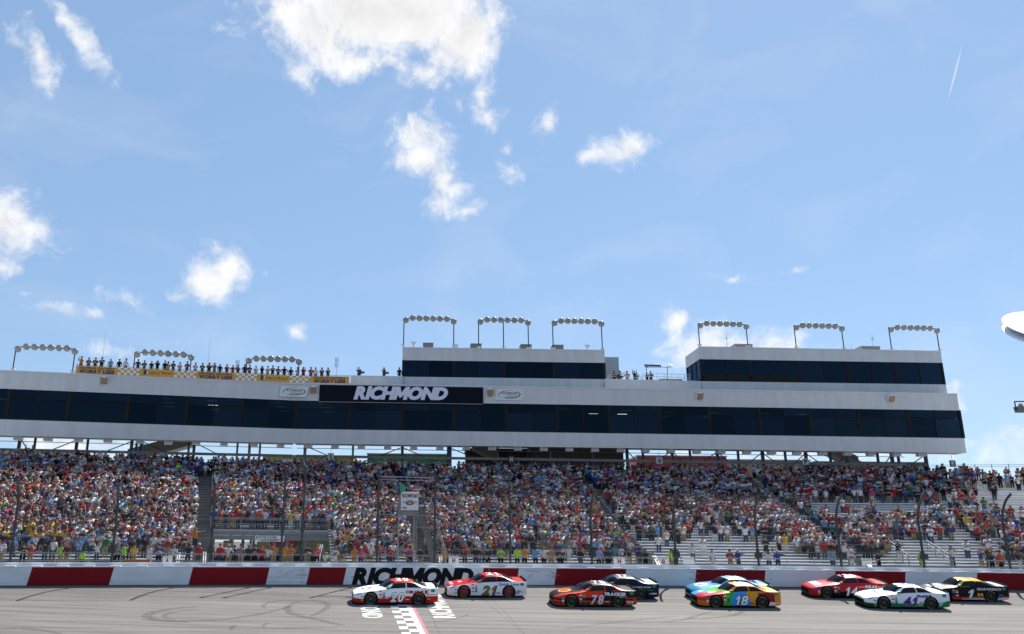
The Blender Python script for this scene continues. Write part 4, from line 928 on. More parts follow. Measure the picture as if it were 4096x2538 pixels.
# fluorescent tubes glowing inside the suites
m_tube = M('fluorescent tube', (1, 1, 1), .5, emit=((1, .93, .72), 1.3))
TUB = [(668, 1595), (672, 1612), (676, 1628), (848, 1605), (852, 1621), (856, 1640), (1113, 1612), (1125, 1629), (1138, 1645), (1296, 1616), (1304, 1632), (1312, 1648), (4, 1598), (2268, 1622), (2258, 1638), (2400, 1624), (2520, 1628), (2508, 1643), (2375, 1655), (2490, 1658), (2660, 1666), (2675, 1650), (2855, 1653), (3080, 1641), (3060, 1656), (3215, 1658), (3255, 1643), (2830, 1669)]
for x, y in TUB:
    f = fL if x < 1180 else fR; l, z = f.st(x, y); p = f.pt(l, z, -2.2); g = MB(); q = f.pt(l-.55, 0, -2.2)
    pp = P(x, y, proj(p)[2]); g.obox(pp-f.e*.55, f.e*1.1, f.n*.2, (0, 0, .05)); g.build('ceiling_light', m_tube, bld)

# --- upper storeys
def upper(xs, yt, yu, yg, yb, setback, name, label, thin, wide, side=None, teal=None):
    f = Facet(fR.a+fR.n*setback, fR.a+fR.n*setback+fR.e*fR.len)
    rt_ = empty(name, f.hit((xs[0]+xs[1])/2, yb[0]), label, 'building')
    lt, lu, lg, lb = [lev(f, ((xs[0], y[0]), (xs[1], y[1]))) for y in (yt, yu, yg, yb)]
    l0, l1 = f.st(xs[0], yu[0])[0], f.st(xs[1], yu[1])[0]
    clad(f, l0, l1, lt, lu, 'fascia_panel', rt_); clad(f, l0, l1, lg, lb, 'parapet_panel', rt_)
    b = sorted([(l0+.1, True), (l1-.1, True)]+[(f.st(x, yu[0]+30)[0], False) for x in thin]+[(f.st(x, yu[0]+30)[0], True) for x in wide])
    mats = [m_glass2 if teal and k < teal else m_glass for k in range(len(b)-1)]
    glaze(f, b, lu, lg, rt_, transom=None if not teal else None, mats=mats)
    if teal:
        g = MB(); k = b[teal][0]; g.prism([f.pt(l0, lg(l0), .01), f.pt(k, lg(k), .01), f.pt(k, lg(k)+.75, .01), f.pt(l0, lg(l0)+.75, .01)], f.n*.03); g.build('spandrel', m_mull, rt_)
    dp = 5.3
    for z, h, o1 in ((lt, .12, .09), (lu, .04, .05)):
        g = MB(); g.obox(f.pt(l0-.03, z(l0)-.02, o1), f.pt(l1, z(l1), 0)-f.pt(l0, z(l0), 0)+f.e*.06, f.n*.3, (0, 0, h)); g.build('roof_trim', m_trim, rt_)
    for nme, z, th, mt in (('roof', lambda l: lt(l)-.2, .12, m_roofg), ('ceiling', lu, .1, m_int), ('floor', lg, -.1, m_int)):
        g = MB(); g.prism([f.pt(l0, z(l0), -.25), f.pt(l1, z(l1), -.25), f.pt(l1, z(l1), -dp), f.pt(l0, z(l0), -dp)], (0, 0, th)); g.build(nme, mt, rt_)
    g = MB(); g.prism([f.pt(l0, lb(l0)-1, -dp), f.pt(l1, lb(l1)-1, -dp), f.pt(l1, lt(l1)-.1, -dp), f.pt(l0, lt(l0)-.1, -dp)], f.n*.15); g.build('back_wall', m_int, rt_)
    for lx, sgn in ((l0, 1), (l1, -1)):
        fs = Facet(f.pt(lx, 0, 0), f.pt(lx, 0, -dp)); fs.n = f.e*sgn
        clad(fs, .02, dp, lambda l: lt(lx), lambda l: lu(lx), 'side_panel', rt_); clad(fs, .02, dp, lambda l: lg(lx), lambda l: lb(lx)-.6, 'side_panel', rt_)
        glaze(fs, [(.12, True), (1.7, False), (3.4, False), (dp-.12, True)], lambda l: lu(lx), lambda l: lg(lx)+.3, rt_)
        if sgn == -1 or side is None: pass
    return f, rt_, (l0, l1, lt, lu, lg, lb)
fU1, bU1, g1 = upper((1611, 2419), (1393, 1404), (1441, 1452), (1508, 1518), (1548, 1556), 3.0, 'press_box', 'left rooftop press box, white with one dark window band', (1715, 1916, 2116, 2318), (1815, 2017, 2216))
fU2, bU2, g2 = upper((2800, 3768), (1390, 1408), (1437, 1452), (1526, 1539), (1572, 1584), 3.0, 'press_box', 'right rooftop control room, white with dark windows and angled left end', (2905, 3097, 3293, 3485, 3675), (3000, 3196, 3390, 3580), True, 4)
# parapet between them, and annex
par = empty('roof_parapet', fR.hit(2600, 1530), 'white ribbed parapet on the roof between the two rooftop boxes', 'parapet')
fP = Facet(fR.a+fR.n*2.5, fR.a+fR.n*2.5+fR.e*fR.len)
for x0, x1, ya, yb in ((1402, 1611, (1504, 1508), (1546, 1549)), (2419, 2803, (1518, 1527), (1554, 1562))):
    zt_, zb_ = lev(fP, ((x0, ya[0]), (x1, ya[1]))), lev(fP, ((x0, yb[0]+8), (x1, yb[1]+8))); clad(fP, fP.st(x0, ya[0])[0], fP.st(x1, ya[1])[0], zt_, zb_, 'parapet_panel', par)
    l0, l1 = fP.st(x0, ya[0])[0], fP.st(x1, ya[1])[0]; g = MB(); g.obox(fP.pt(l0, zt_(l0)-.02, .06), fP.pt(l1, zt_(l1), 0)-fP.pt(l0, zt_(l0), 0), fP.n*.3, (0, 0, .07)); g.build('cap_trim', m_trim, par)
    g = MB(); zd = lambda l: zt_(l)-.5; g.prism([fP.pt(l0, zd(l0), -.25), fP.pt(l1, zd(l1), -.25), fP.pt(l1, zd(l1), -8), fP.pt(l0, zd(l0), -8)], (0, 0, .1)); g.build('deck', m_roofg, par)
fA = Facet(fR.a+fR.n*7.5, fR.a+fR.n*7.5+fR.e*fR.len); anx = empty('stair_annex', fA.hit(2440, 1520), 'grey blue ribbed stair hut beside the left press box', 'hut')
m_pan2 = m_pan; m_pan = M('grey blue cladding', (.30, .35, .39), .5, noise=.08)
clad(fA, fA.st(2405, 1480)[0], fA.st(2476, 1480)[0], lev(fA, ((2405, 1432), (2476, 1432))), lev(fA, ((2405, 1530), (2476, 1530))), 'wall_panel', anx, .35); m_pan = m_pan2
l0, l1 = fA.st(2405, 1480)[0], fA.st(2476, 1480)[0]; z0 = fA.st(2440, 1432)[1]; g = MB(); fA.box(g, l0, l1, z0-2.9, z0, -2.5, -.24); fA.box(g, l0-.05, l1+.05, z0, z0+.08, -2.6, .05); g.build('hut_body', M('grey blue cladding'), anx)

# --- sign band, logo plates
m_navy = M('sign navy', (.006, .009, .017), .85, spec=.08); m_lav = M('sign letter white', (.62, .64, .74), .5)
sb = empty('name_sign', fR.hit(1600, 1575), 'dark navy name sign with large white lettering on the building fascia', 'sign')
la, lb_ = fR.st(1278, 1575)[0], fR.st(1932, 1580)[0]; zt, zu, zg, zl = lv[fR]
g = MB(); g.prism([fR.pt(la, zu(la)-.14, .24), fR.pt(lb_, zu(lb_)-.14, .24), fR.pt(lb_, zt(lb_)-.1, .24), fR.pt(la, zt(la)-.1, .24)], fR.n*.14); g.build('board', m_navy, sb)
g = MB(); g.obox(fR.pt(la, zu(la)-.2, .3), fR.pt(lb_, zu(lb_), 0)-fR.pt(la, zu(la), 0), fR.n*.2, (0, 0, .05)); g.build('ledge', m_soff, sb)
lc, ld = fR.st(1418, 1598)[0], fR.st(1783, 1600)[0]
for k, (l0, l1, y0, y1) in enumerate(((lc, ld, (1598, 1600), (1549, 1553)),)):
    zb_ = lev(fR, ((1418, 1596), (1790, 1599))); zt_ = lev(fR, ((1430, 1549), (1790, 1554)))
    text_on('lettering', 'RICHMOND', lambda a, b: fR.pt(a, zb_(a)+(zt_(a)-zb_(a))*b, .262), m_lav, sb, (l0, l1, 0, 1), .065, .25, .045)
m_plt = M('logo plate', (.60, .66, .66), .4); m_lred = M('logo red', (.40, .03, .04), .5); m_lblue = M('logo blue', (.05, .12, .35), .5); m_lblk = M('logo black', (.02, .02, .025), .5); m_lgry = M('logo grey', (.28, .31, .32), .5)
def ring(fn, cx_, cy_, rx, ry, a0, a1, w0, w1, n=28):
    v = []; f_ = []
    for k in range(n+1):
        t = k/n; a = math.radians(a0+(a1-a0)*t); w_ = w0+(w1-w0)*math.sin(math.pi*t)
        v += [fn(cx_+rx*math.cos(a), cy_+ry*math.sin(a)), fn(cx_+(rx-w_)*math.cos(a), cy_+(ry-w_*1.3)*math.sin(a))]
    return v, [(2*k, 2*k+1, 2*k+3, 2*k+2) for k in range(n)]
_ca, _cb = fL.hit(1100, 1567), fR.hit(1245, 1570); _ca[2] = _cb[2] = 0; fCh = Facet(_ca-fL.n*.06, _cb-fR.n*.06)
for x0, x1, y0, y1, f, lb in ((1116, 1228, 1546, 1589, fCh, 'logo plate left of the name sign'), (1979, 2086, 1557, 1603, fR, 'logo plate right of the name sign')):
    e = empty('logo_plate', f.hit(x0, y1), 'pale parallelogram raceway '+lb, 'sign', 'raceway logo plates on the fascia')
    (la, za), (lb2, zb2) = f.st(x0, y1), f.st(x1, y0); sk = .22
    mid = (f.st(x0, y1)[1]+f.st(x1, y1)[1])/2
    za = f.st((x0+x1)/2, y1)[1]; zb2 = f.st((x0+x1)/2, y0)[1]
    fn = lambda a, b, f=f, la=la, lb2=lb2, za=za, zb2=zb2, o=.155: f.pt(la+(lb2-la)*a+sk*b, za+(zb2-za)*b, o)
    g = MB(); g.prism([fn(0, 0, o=.14), fn(1, 0, o=.14), fn(1, 1, o=.14), fn(0, 1, o=.14)], f.n*.06); g.build('plate', m_plt, e)
    fo = lambda a, b: fn(a, b, o=.15); v, q = ring(fo, .52, .5, .40, .36, -140, 60, .005, .05); mesh_obj('swoosh', v, q, m_lblk, e)
    v, q = ring(fo, .52, .5, .41, .37, 60, 190, .004, .03); mesh_obj('swoosh', v, q, m_lblk, e)
    v, q = ring(fo, .45, .46, .36, .40, 95, 215, .01, .05); mesh_obj('swoosh', v, q, m_lgry, e)
    text_on('lettering', 'RICHMOND', fn, m_lred, e, (.22, .80, .52, .72), .03, .25); text_on('lettering', 'INTERNATIONAL', fn, m_lblk, e, (.40, .78, .42, .48), 0.0, .25); text_on('lettering', 'RACEWAY', fn, m_lblue, e, (.36, .76, .22, .38), .03, .25)

# --- speakers on the fascia, boxes under the soffit
m_spk = M('white speaker shell', (.74, .74, .74), .5); m_grl = M('tan speaker grille', (.36, .25, .13), .8)
for x, y, lb in ((419, 1524, 'at far left'), (1255, 1561, 'just left of the name sign'), (1960, 1571, 'between name sign and right logo plate'), (2795, 1586, 'below the control room'), (3557, 1597, 'near the right end')):
    f = fL if x < 1180 else fR; l, z = f.st(x, y); e = empty('horn_speaker', f.pt(l, z, .3), 'tan and white box speaker on the upper fascia '+lb, 'speaker', 'speakers on the upper fascia')
    g = MB(); q = lambda a, b, c: f.pt(l+a, z+b, c)
    g.add([q(-.35, -.42, .35), q(.35, -.42, .35), q(.35, .22, .75), q(-.35, .22, .75), q(-.35, -.30, .06), q(.35, -.30, .06), q(.35, .4, .06), q(-.35, .4, .06)], [(3, 2, 6, 7), (0, 4, 5, 1), (0, 3, 7, 4), (1, 5, 6, 2), (4, 7, 6, 5)]); g.build('shell', m_spk, e)
    g = MB(); g.prism([q(-.33, -.40, .37), q(.33, -.40, .37), q(.33, .20, .745), q(-.33, .20, .745)], (0, .02, 0)); g.build('grille', m_grl, e)
    g = MB(); g.lathe(q(0, .22, .45), (0, 0, 1), [(0, .30), (.1, .28), (.2, .17), (.24, .05)], 12); g.build('dome', m_spk, e, True)
SB = [67, 187, 310, 428, 557, 672, 785, 786+110, 1017, 1124, 1231, 1338, 1444, 1550, 1655, 1760, 1866, 1970, 2074, 2178, 2281, 2384, 2487, 2588, 2690, 2795, 2893, 2996, 3096, 3198, 3300, 3402, 3495, 3598, 3698]
for k, x in enumerate(SB):
    f = fL if x < 1180 else fR; yb = 1742+x*(31/1180) if x < 1180 else 1773+(x-1180)*(40/2680); l, z = f.st(x, yb+4); lz = lv[f][3](l)
    e = empty('soffit_speaker', f.pt(l, lz, -.5), 'small white box speaker under the soffit, %s from the left' % ORD(k+1), 'speaker', 'box speakers under the soffit')
    g = MB(); f.box(g, l-.42, l+.42, lz-.42, lz-.02, -1.1, -.35); g.build('case', m_spk, e)
    g = MB(); f.box(g, l-.36, l+.36, lz-.38, lz-.06, -.35, -.33); g.build('grille', M('grey grille', (.45, .46, .47), .7), e)

# --- steel under the building
ust = empty('suite_columns', fR.pt(20, 14, -2.5), 'dark blue steel columns, beam and braces carrying the suite building', 'steel frame')
colx = [48, 112, 285, 330, 512, 532, 552, 748, 770, 948, 998, 1041, 1208, 1405, 1608, 1795, 1805, 2000, 2215, 2390, 2530, 2595, 2715, 2788, 2900, 2985, 3085, 3178, 3262, 3362, 3428, 3556, 3614, 3640]
beam = []
for k, x in enumerate(colx+[3752]):
    f = fL if x < 1180 else fR; l = f.st(x, 1800)[0]; zl_ = lv[f][3](l); p = f.pt(l, 0, -2.6); r_ = .16 if k % 2 == 0 else .12
    g = MB(); f.box(g, l-r_, l+r_, ZC, zl_+1.4, -2.6-r_, -2.6+r_); g.build('column', m_blue if (x < 900 or x > 1450) else m_lg, ust)
    if k: 
        lp, fp, zp_ = prev
        if fp is f and l-lp > 1.5:
            g = MB(); d_ = (l-lp); zb_ = 14.2
            if k % 2: g.tube(f.pt(lp, zl_, -2.6), f.pt(l, zb_, -2.6), .06)
            else: g.tube(f.pt(lp, zb_, -2.6), f.pt(l, zl_, -2.6), .06)
            g.build('brace', m_blue if (x < 900 or x > 1450) else m_lg, ust)
    prev = (l, f, zl_)
for f, l0, l1, ya, yb in ((fL, -6, fL.len, (0, 1784), (1180, 1811)), (fR, 0, lRend-6, (1180, 1811), (3600, 1846))):
    z = lev(f, (ya, yb)); g = MB(); g.obox(f.pt(l0, z(l0)-.3, -2.2), f.pt(l1, z(l1), 0)-f.pt(l0, z(l0), 0), f.n*.15, (0, 0, .3)); g.build('beam', m_frame, ust)
    g = MB(); g.obox(f.pt(l0, z(l0)+.75, -2.4), f.pt(l1, z(l1), 0)-f.pt(l0, z(l0), 0), f.n*.08, (0, 0, .06)); g.build('conduit', m_frame, ust)
m_letter = M('section letter board dark', (.03, .035, .035), .7); m_lgl = M('section letter pale', (.45, .47, .46), .7)
for x, y, ch in ((1323, 1826, 'I'), (2045, 1838, 'H'), (2637, 1843, 'G'), (3222, 1847, 'F'), (3810, 1855, 'E')):
    l, z = fR.st(x, y); fz = Facet(fR.a+fR.n*.8, fR.a+fR.n*.8+fR.e*fR.len); l, z = fz.st(x, y)
    e = empty('section_letter', fz.pt(l, z-.3, 0), 'hanging board with section letter %s at the top of the stand' % ch, 'sign', 'section letter boards at the top of the stand')
    g = MB(); fz.box(g, l-.36, l+.36, z-.36, z+.36, 0, .05); g.build('board', m_letter if ch in 'EH' else m_lgl, e)
    text_on('lettering', ch, lambda a, b: fz.pt(a, b, .062), m_lgl if ch in 'EH' else m_letter, e, (l-.16 if ch != 'I' else l-.05, l+.16 if ch != 'I' else l+.05, z-.22, z+.22), .065)
    g = MB(); g.tube(fz.pt(l, z+.36, .02), fz.pt(l, z+1.0, .02), .02); g.build('hanger', m_post, e)

# --- things behind the stand
def slabbox(x0, x1, y0, Z, z_bot, mat, name, label, cat, depth=6., roof=None, rib=None):
    a, b = P(x0, y0, Z), P(x1, y0, Z); e = empty(name, (a[0], a[1], z_bot), label, cat); y = a[1]
    g = MB(); g.box((a[0], y, z_bot), (b[0], y+depth, min(a[2], b[2]))); g.build('wall', mat, e)
    g = MB(); zt_ = min(a[2], b[2]); g.box((a[0]-.1, y-.1, zt_), (b[0]+.1, y+depth+.1, zt_+.15)); g.build('roof_edge', roof or m_trim, e)
    if rib:
        for xx in np.arange(a[0], b[0], rib): g = MB(); g.box((xx, y-.06, z_bot), (xx+.06, y-.003, zt_)); g.build('rib', mat, e)
    return e
slabbox(1052, 1415, 1824, 112, ZC, M('yellow panel', (.55, .50, .14), .7), 'yellow_kiosk', 'yellow fronted kiosk behind the top rows left of the flag stand', 'kiosk', rib=5)
slabbox(1470, 1790, 1818, 112, ZC, M('green panel', (.10, .33, .18), .7), 'green_kiosk', 'green fronted kiosk behind the top rows above the flag stand', 'kiosk', rib=5)
slabbox(2548, 2905, 1826, 112, ZC, M('pink panel', (.55, .14, .16), .7), 'red_kiosk', 'pinkish red fronted kiosk behind the top rows right of centre', 'kiosk', rib=5)
slabbox(2905, 3240, 1842, 114, ZC, M('pale canvas', (.50, .47, .42), .8), 'pale_kiosk', 'pale grey kiosk behind the top rows beside the pinkish red one', 'kiosk', rib=5)
slabbox(-60, 310, 1806, 108, ZC, M('pale grey panel', (.42, .42, .42), .8), 'pale_kiosk', 'pale grey kiosk behind the top rows at the left edge', 'kiosk', rib=3.4)
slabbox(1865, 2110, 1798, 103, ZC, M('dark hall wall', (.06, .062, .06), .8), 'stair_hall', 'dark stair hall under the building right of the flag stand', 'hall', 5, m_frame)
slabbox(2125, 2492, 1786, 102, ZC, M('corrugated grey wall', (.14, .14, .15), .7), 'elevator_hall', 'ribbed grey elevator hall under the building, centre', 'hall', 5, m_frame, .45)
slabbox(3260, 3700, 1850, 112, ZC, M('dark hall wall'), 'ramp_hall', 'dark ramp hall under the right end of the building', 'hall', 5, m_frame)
for x0, y0, x1, y1, lb in ((505, 1850, 762, 1782, 'under the left part of the building'), (3300, 1800, 3440, 1880, 'under the right part of the building'), (1890, 1795, 1990, 1850, 'right of the green kiosk')):
    a, b = P(x0, y0, 101), P(x1, y1, 101); g = MB(); g.prism([a, b, b+(0, 0, 1.6), a+(0, 0, 1.6)], (0, 2.0, 0)); g.prism([a+(0, -.06, .75), b+(0, -.06, .75), b+(0, -.06, .85), a+(0, -.06, .85)], (0, .05, 0))
    c = min(a[2], b[2]); q = a if a[2] < b[2] else b; g.box((q[0]-.2, q[1]+.3, ZC), (q[0]+.2, q[1]+.7, c+.3)); tag(g.build('covered_stair', M('stair grey', (.26, .265, .27), .7)), 'sloping grey covered stair '+lb, 'stair', 'covered stairs behind the stand')
for k, (x0, x1) in enumerate(((700, 905), (925, 1150), (1180, 1330))):
    slabbox(x0, x1, 2172, 122+3*k, ZC, M('white trailer wall', (.75, .76, .77), .5), 'trailer', 'white trailer glimpsed through the walkway opening, %s of three' % ('leftmost', 'middle', 'rightmost')[k], 'trailer', 3)

# --- floodlight rigs on the roofs
m_lampb = M('lamp housing', (.30, .30, .29), .4, metal=.4); m_lens = M('lamp lens', (.27, .27, .24), .12, coat=.5, noise=.5, nscale=9); m_rpost = M('rig post navy', (.012, .02, .04), .5)
RIGS = [((49, 1482, 60, 1386), (288, 1492, 301, 1396), fL, 'first of three on the left roof'), ((530, 1503, 539, 1408), (757, 1517, 764, 1421), fL, 'second of three on the left roof'), ((981, 1527, 984, 1434), (1192, 1533, 1196, 1439), fL, 'third of three on the left roof'),
        ((1614, 1387, 1616, 1272), (1815, 1391, 1817, 1278), fU1, 'at the left end of the press box'), ((1915, 1394, 1915, 1279), (2115, 1398, 2114, 1283), fU1, 'on three posts in the middle of the press box'), ((2214, 1399, 2213, 1284), (2411, 1402, 2409, 1288), fU1, 'at the right end of the press box'),
        ((2801, 1386, 2794, 1294), (2994, 1391, 2986, 1299), fU2, 'at the left end of the control room'), ((3188, 1395, 3178, 1302), (3379, 1399, 3369, 1307), fU2, 'in the middle of the control room'), ((3570, 1402, 3558, 1310), (3762, 1406, 3750, 1315), fU2, 'at the right end of the control room')]
for k, (p0, p1, f, lb) in enumerate(RIGS):
    (l0, z0), (l1, z1) = f.st(p0[0], p0[1]), f.st(p1[0], p1[1]); t0_ = f.st(p0[2], p0[3])[1]; t1_ = f.st(p1[2], p1[3])[1]; ov = -.15
    e = empty('floodlight_rig', f.pt(l0, z0, ov), 'floodlight rig of eight round lamps, '+lb, 'floodlights', 'floodlight rigs along the roof line')
    posts = [(l0, z0, t0_), (l1, z1, t1_)]+([((l0+l1)/2, (z0+z1)/2, (t0_+t1_)/2)] if k == 4 else [])
    for l, a, b in posts:
        g = MB(); g.tube(f.pt(l, a-.3, ov), f.pt(l, b, ov), .065, 8); po_ = g.build('post', m_rpost, e)
        g = MB(); g.tube(f.pt(l, a-.3, ov), f.pt(l, a+.25, ov), .13, 8); f.box(g, l-.25, l+.25, a+.2, a+.26, ov-.2, ov+.2); g.build('socket', m_trim, po_)
    g = MB(); g.tube(f.pt(l0, t0_, ov), f.pt(l1, t1_, ov), .06, 6); g.build('crossbar', m_rpost if k > 2 else m_post, e)
    for j in range(8):
        t = (j+.15)/7.3; l = l0+(l1-l0)*t+.1; z = t0_+(t1_-t0_)*t-(.32 if j in (0, 7) else .02); c = f.pt(l, z, ov+.2)
        ax = np.array([random.uniform(-.2, .2), -1, -.42]); g = MB(); g.lathe(c-.0*ax, -ax, [(0, .36), (.04, .385), (.10, .36), (.24, .24), (.36, .12), (.42, .09)], 14); lo_ = g.build('lamp', m_lampb, e, True)
        g = MB(); axn = ax/np.linalg.norm(ax); g.lathe(c+axn*.01, axn, [(0, .33), (.02, .30), (.035, .12)], 14); g.lathe(c+axn*.03, axn, [(0, .05), (.03, .03)], 8); g.build('lens', m_lens, lo_)
# --- roof plant, cameras, antennas
m_hv = M('air handler grey', (.17, .17, .18), .6, noise=.1)
def roofbox(x0, x1, y0, y1, f, lb, back_=1.5, mat=None, dep=1.6, name='air_handler'):
    fz = Facet(f.a+f.n*back_, f.a+f.n*back_+f.e*f.len); (l0, zb_), (l1, zt_) = fz.st(x0, y1), fz.st(x1, y0); e = empty(name, fz.pt(l0, zb_, 0), lb, 'roof unit', 'roof units')
    g = MB(); fz.box(g, l0, l1, zb_-.5, zt_, -dep, 0); g.build('case', mat or m_hv, e); g = MB(); fz.box(g, l0-.04, l1+.04, zt_, zt_+.06, -dep-.04, .04); g.build('lid', m_frame, e)
    for k in range(3): g = MB(); fz.box(g, l0+.1, l1-.1, zb_+(zt_-zb_)*(.25+.22*k), zb_+(zt_-zb_)*(.35+.22*k), .002, .03); g.build('louvre', m_frame, e)
for x0, x1, y0, y1, lb in ((1693, 1733, 1374, 1392, 'first grey roof unit on the press box from the left'), (1884, 1926, 1377, 1394, 'second grey roof unit on the press box, behind a rig post'), (2084, 2126, 1380, 1397, 'third grey roof unit on the press box'), (2212, 2254, 1382, 1401, 'rightmost grey roof unit on the press box')): roofbox(x0, x1, y0, y1, fU1, lb)
for x0, x1, y0, y1, lb in ((2942, 3010, 1379, 1395, 'beige roof unit on the control room, left'), (3448, 3520, 1388, 1402, 'beige roof unit on the control room, right')): roofbox(x0, x1, y0, y1, fU2, lb, 2, M('beige unit', (.42, .39, .37), .6), 3.)
def mast(x, y0, y1, f, label, back_=2., r=.03, kind=0):
    fz = Facet(f.a+f.n*back_, f.a+f.n*back_+f.e*f.len); (l, zb_) = fz.st(x, y1); zt_ = fz.st(x, y0)[1]; g = MB(); g.tube(fz.pt(l, zb_-.6, 0), fz.pt(l, zt_, 0), r, 6, r2=r*.4)
    if kind == 1: g.tube(fz.pt(l-.3, zb_+(zt_-zb_)*.6, 0), fz.pt(l+.3, zb_+(zt_-zb_)*.6, 0), .02); g.tube(fz.pt(l, zb_+(zt_-zb_)*.5, 0), fz.pt(l, zb_+(zt_-zb_)*.75, 0), .05)
    if kind == 2:
        for a in (-.16, 0, .16):
            for b in (.45, .72): g.tube(fz.pt(l+a, zb_+(zt_-zb_)*b, .1), fz.pt(l+a, zb_+(zt_-zb_)*(b+.24), .1), .05)
    tag(g.build('antenna_mast', m_galv), label, 'antenna', 'antennas on the roof')
mast(402, 1313, 1505, fL, 'tall thin antenna mast left of the second floodlight rig'); mast(826, 1340, 1520, fL, 'tall thin antenna mast between second and third floodlight rigs'); mast(947, 1440, 1500, fL, 'short triple antenna left of the third floodlight rig', 2, .03, 2); mast(975, 1423, 1500, fL, 'thin pole with camera left of the third floodlight rig')
mast(1345, 1430, 1505, fR, 'triple cellular antenna near the right end of the yellow banner', 3, .04, 2); mast(2910, 1330, 1392, fU2, 'small cross antenna on the control room under the first rig', 2, .03, 1); mast(3494, 1335, 1390, fU2, 'small cross antenna on the control room roof unit', 2, .03, 1); mast(3001, 1365, 1392, fU2, 'stub antenna on the left beige roof unit'); mast(3407, 1382, 1402, fU2, 'stub antenna right of the middle rig'); mast(3615, 1365, 1403, fU2, 'hair thin antenna inside the right rig', 1, .012)
m_camw = M('camera housing white', (.72, .73, .74), .4)
for x, y, lb in ((1654, 1376, 'left'), (2349, 1388, 'right')):
    l, z = fU1.st(x, y); g = MB(); c = fU1.pt(l, z, 0); g.obox(c+(-.32, -.1, .05), (.64, 0, -.06), (0, .22, 0), (0, 0, .22)); g.tube(c+(0, 0, -.55), c+(0, 0, .05), .09); g.lathe(c+(0, 0, -.2), (0, 0, 1), [(0, .15), (.15, .17), (.25, .1)], 8)
    tag(g.build('roof_camera', m_camw), 'white roof camera near the %s end of the press box' % lb, 'camera', 'white roof cameras')
l, z = fU1.st(1823, 1386); g = MB(); g.lathe(fU1.pt(l, z, 0), (-.3, -.8, .3), [(0, .34), (.04, .33), (.12, .12)], 16); g.tube(fU1.pt(l, z-.5, -.1), fU1.pt(l, z, -.1), .05); tag(g.build('satellite_dish', m_camw), 'small white dish beside a rig post on the press box', 'dish')

# --- yellow banner and the spotters behind it
m_yel = M('banner yellow', (.62, .33, .05), .7, noise=.04); m_bink = M('banner ink plum', (.09, .05, .09), .7); m_bwh = M('banner white', (.75, .75, .76), .7)
bn = empty('roof_banner', fL.hit(800, 1505), 'long yellow banner with white checkers and lettering along the left roof edge', 'banner')
zbt = {fL: lev(fL, ((302, 1463), (1160, 1503))), fR: lev(fR, ((1200, 1504.5), (1395, 1507)))}
BP = [(302, 470, 'H'), (470, 556, 'c'), (556, 697, 'L'), (697, 784, 'c'), (784, 944, 'H'), (944, 1027, 'c'), (1027, 1160, 'L'), (1160, 1244, 'c'), (1244, 1396, 'H')]
for x0, x1, kd in BP:
    f = fL if x0 < 1165 else fR; l0, l1 = f.st(x0, 1495)[0], f.st(x1, 1515)[0]
    if f is fR: l0 = max(l0, -.3)
    zt_ = zbt[f]; zb_ = lv[f][0]; o_ = .02
    fn = lambda a, b, f=f, l0=l0, l1=l1, zt_=zt_, zb_=zb_: f.pt(l0+(l1-l0)*a, zb_(l0+(l1-l0)*a)+.16+(zt_(l0+(l1-l0)*a)-zb_(l0+(l1-l0)*a)-.16)*b, .052)
    fb = lambda a, b: fn(a, b)+f.n*.032
    g = MB(); g.prism([fb(0, 0), fb(1, 0), fb(1, 1), fb(0, 1)], f.n*.04); pn_ = g.build('banner_panel', m_yel, bn)
    if kd == 'H':
        text_on('lettering', 'HELPING DRIVERS', fn, m_bink, pn_, (.08, .90, .60, .88), .03); text_on('lettering', 'WORRY LESS', fn, m_bink, pn_, (.08, .90, .08, .50), .065)
    elif kd == 'L':
        text_on('lettering', 'Liberty Mutual', fn, m_bink, pn_, (.27, .92, .34, .72), .0); g = MB(); g.prism([fn(.12, .2), fn(.20, .2), fn(.21, .8), fn(.14, .85)], f.n*.004); g.prism([fn(.10, .75), fn(.13, .8), fn(.12, .95)], f.n*.004); g.build('emblem', m_inkb, pn_)
        g = MB(); g.prism([fn(.21, .3), fn(.24, .25), fn(.25, .7), fn(.215, .75)], f.n*.004); g.build('emblem', m_bwh, pn_)
    else:
        for a in range(7):
            for b in range(3):
                if (a+b) % 2 == 0: g = MB(); g.add([fn(a/7, b/3), fn((a+1)/7, b/3), fn((a+1)/7, (b+1)/3), fn(a/7, (b+1)/3)], [(0, 1, 2, 3)]); g.build('checker', m_bwh, pn_)
    g = MB(); la, lb2 = l0, l1; g.tube(f.pt(la, zt_(la)+.12, -.06), f.pt(lb2, zt_(lb2)+.12, -.06), .03); g.build('rail', m_rail, bn)
    for a in np.linspace(0, 1, 3): l = l0+(l1-l0)*a; g = MB(); g.tube(f.pt(l, zb_(l), -.06), f.pt(l, zt_(l)+.12, -.06), .03); g.build('baluster', m_rail, bn)
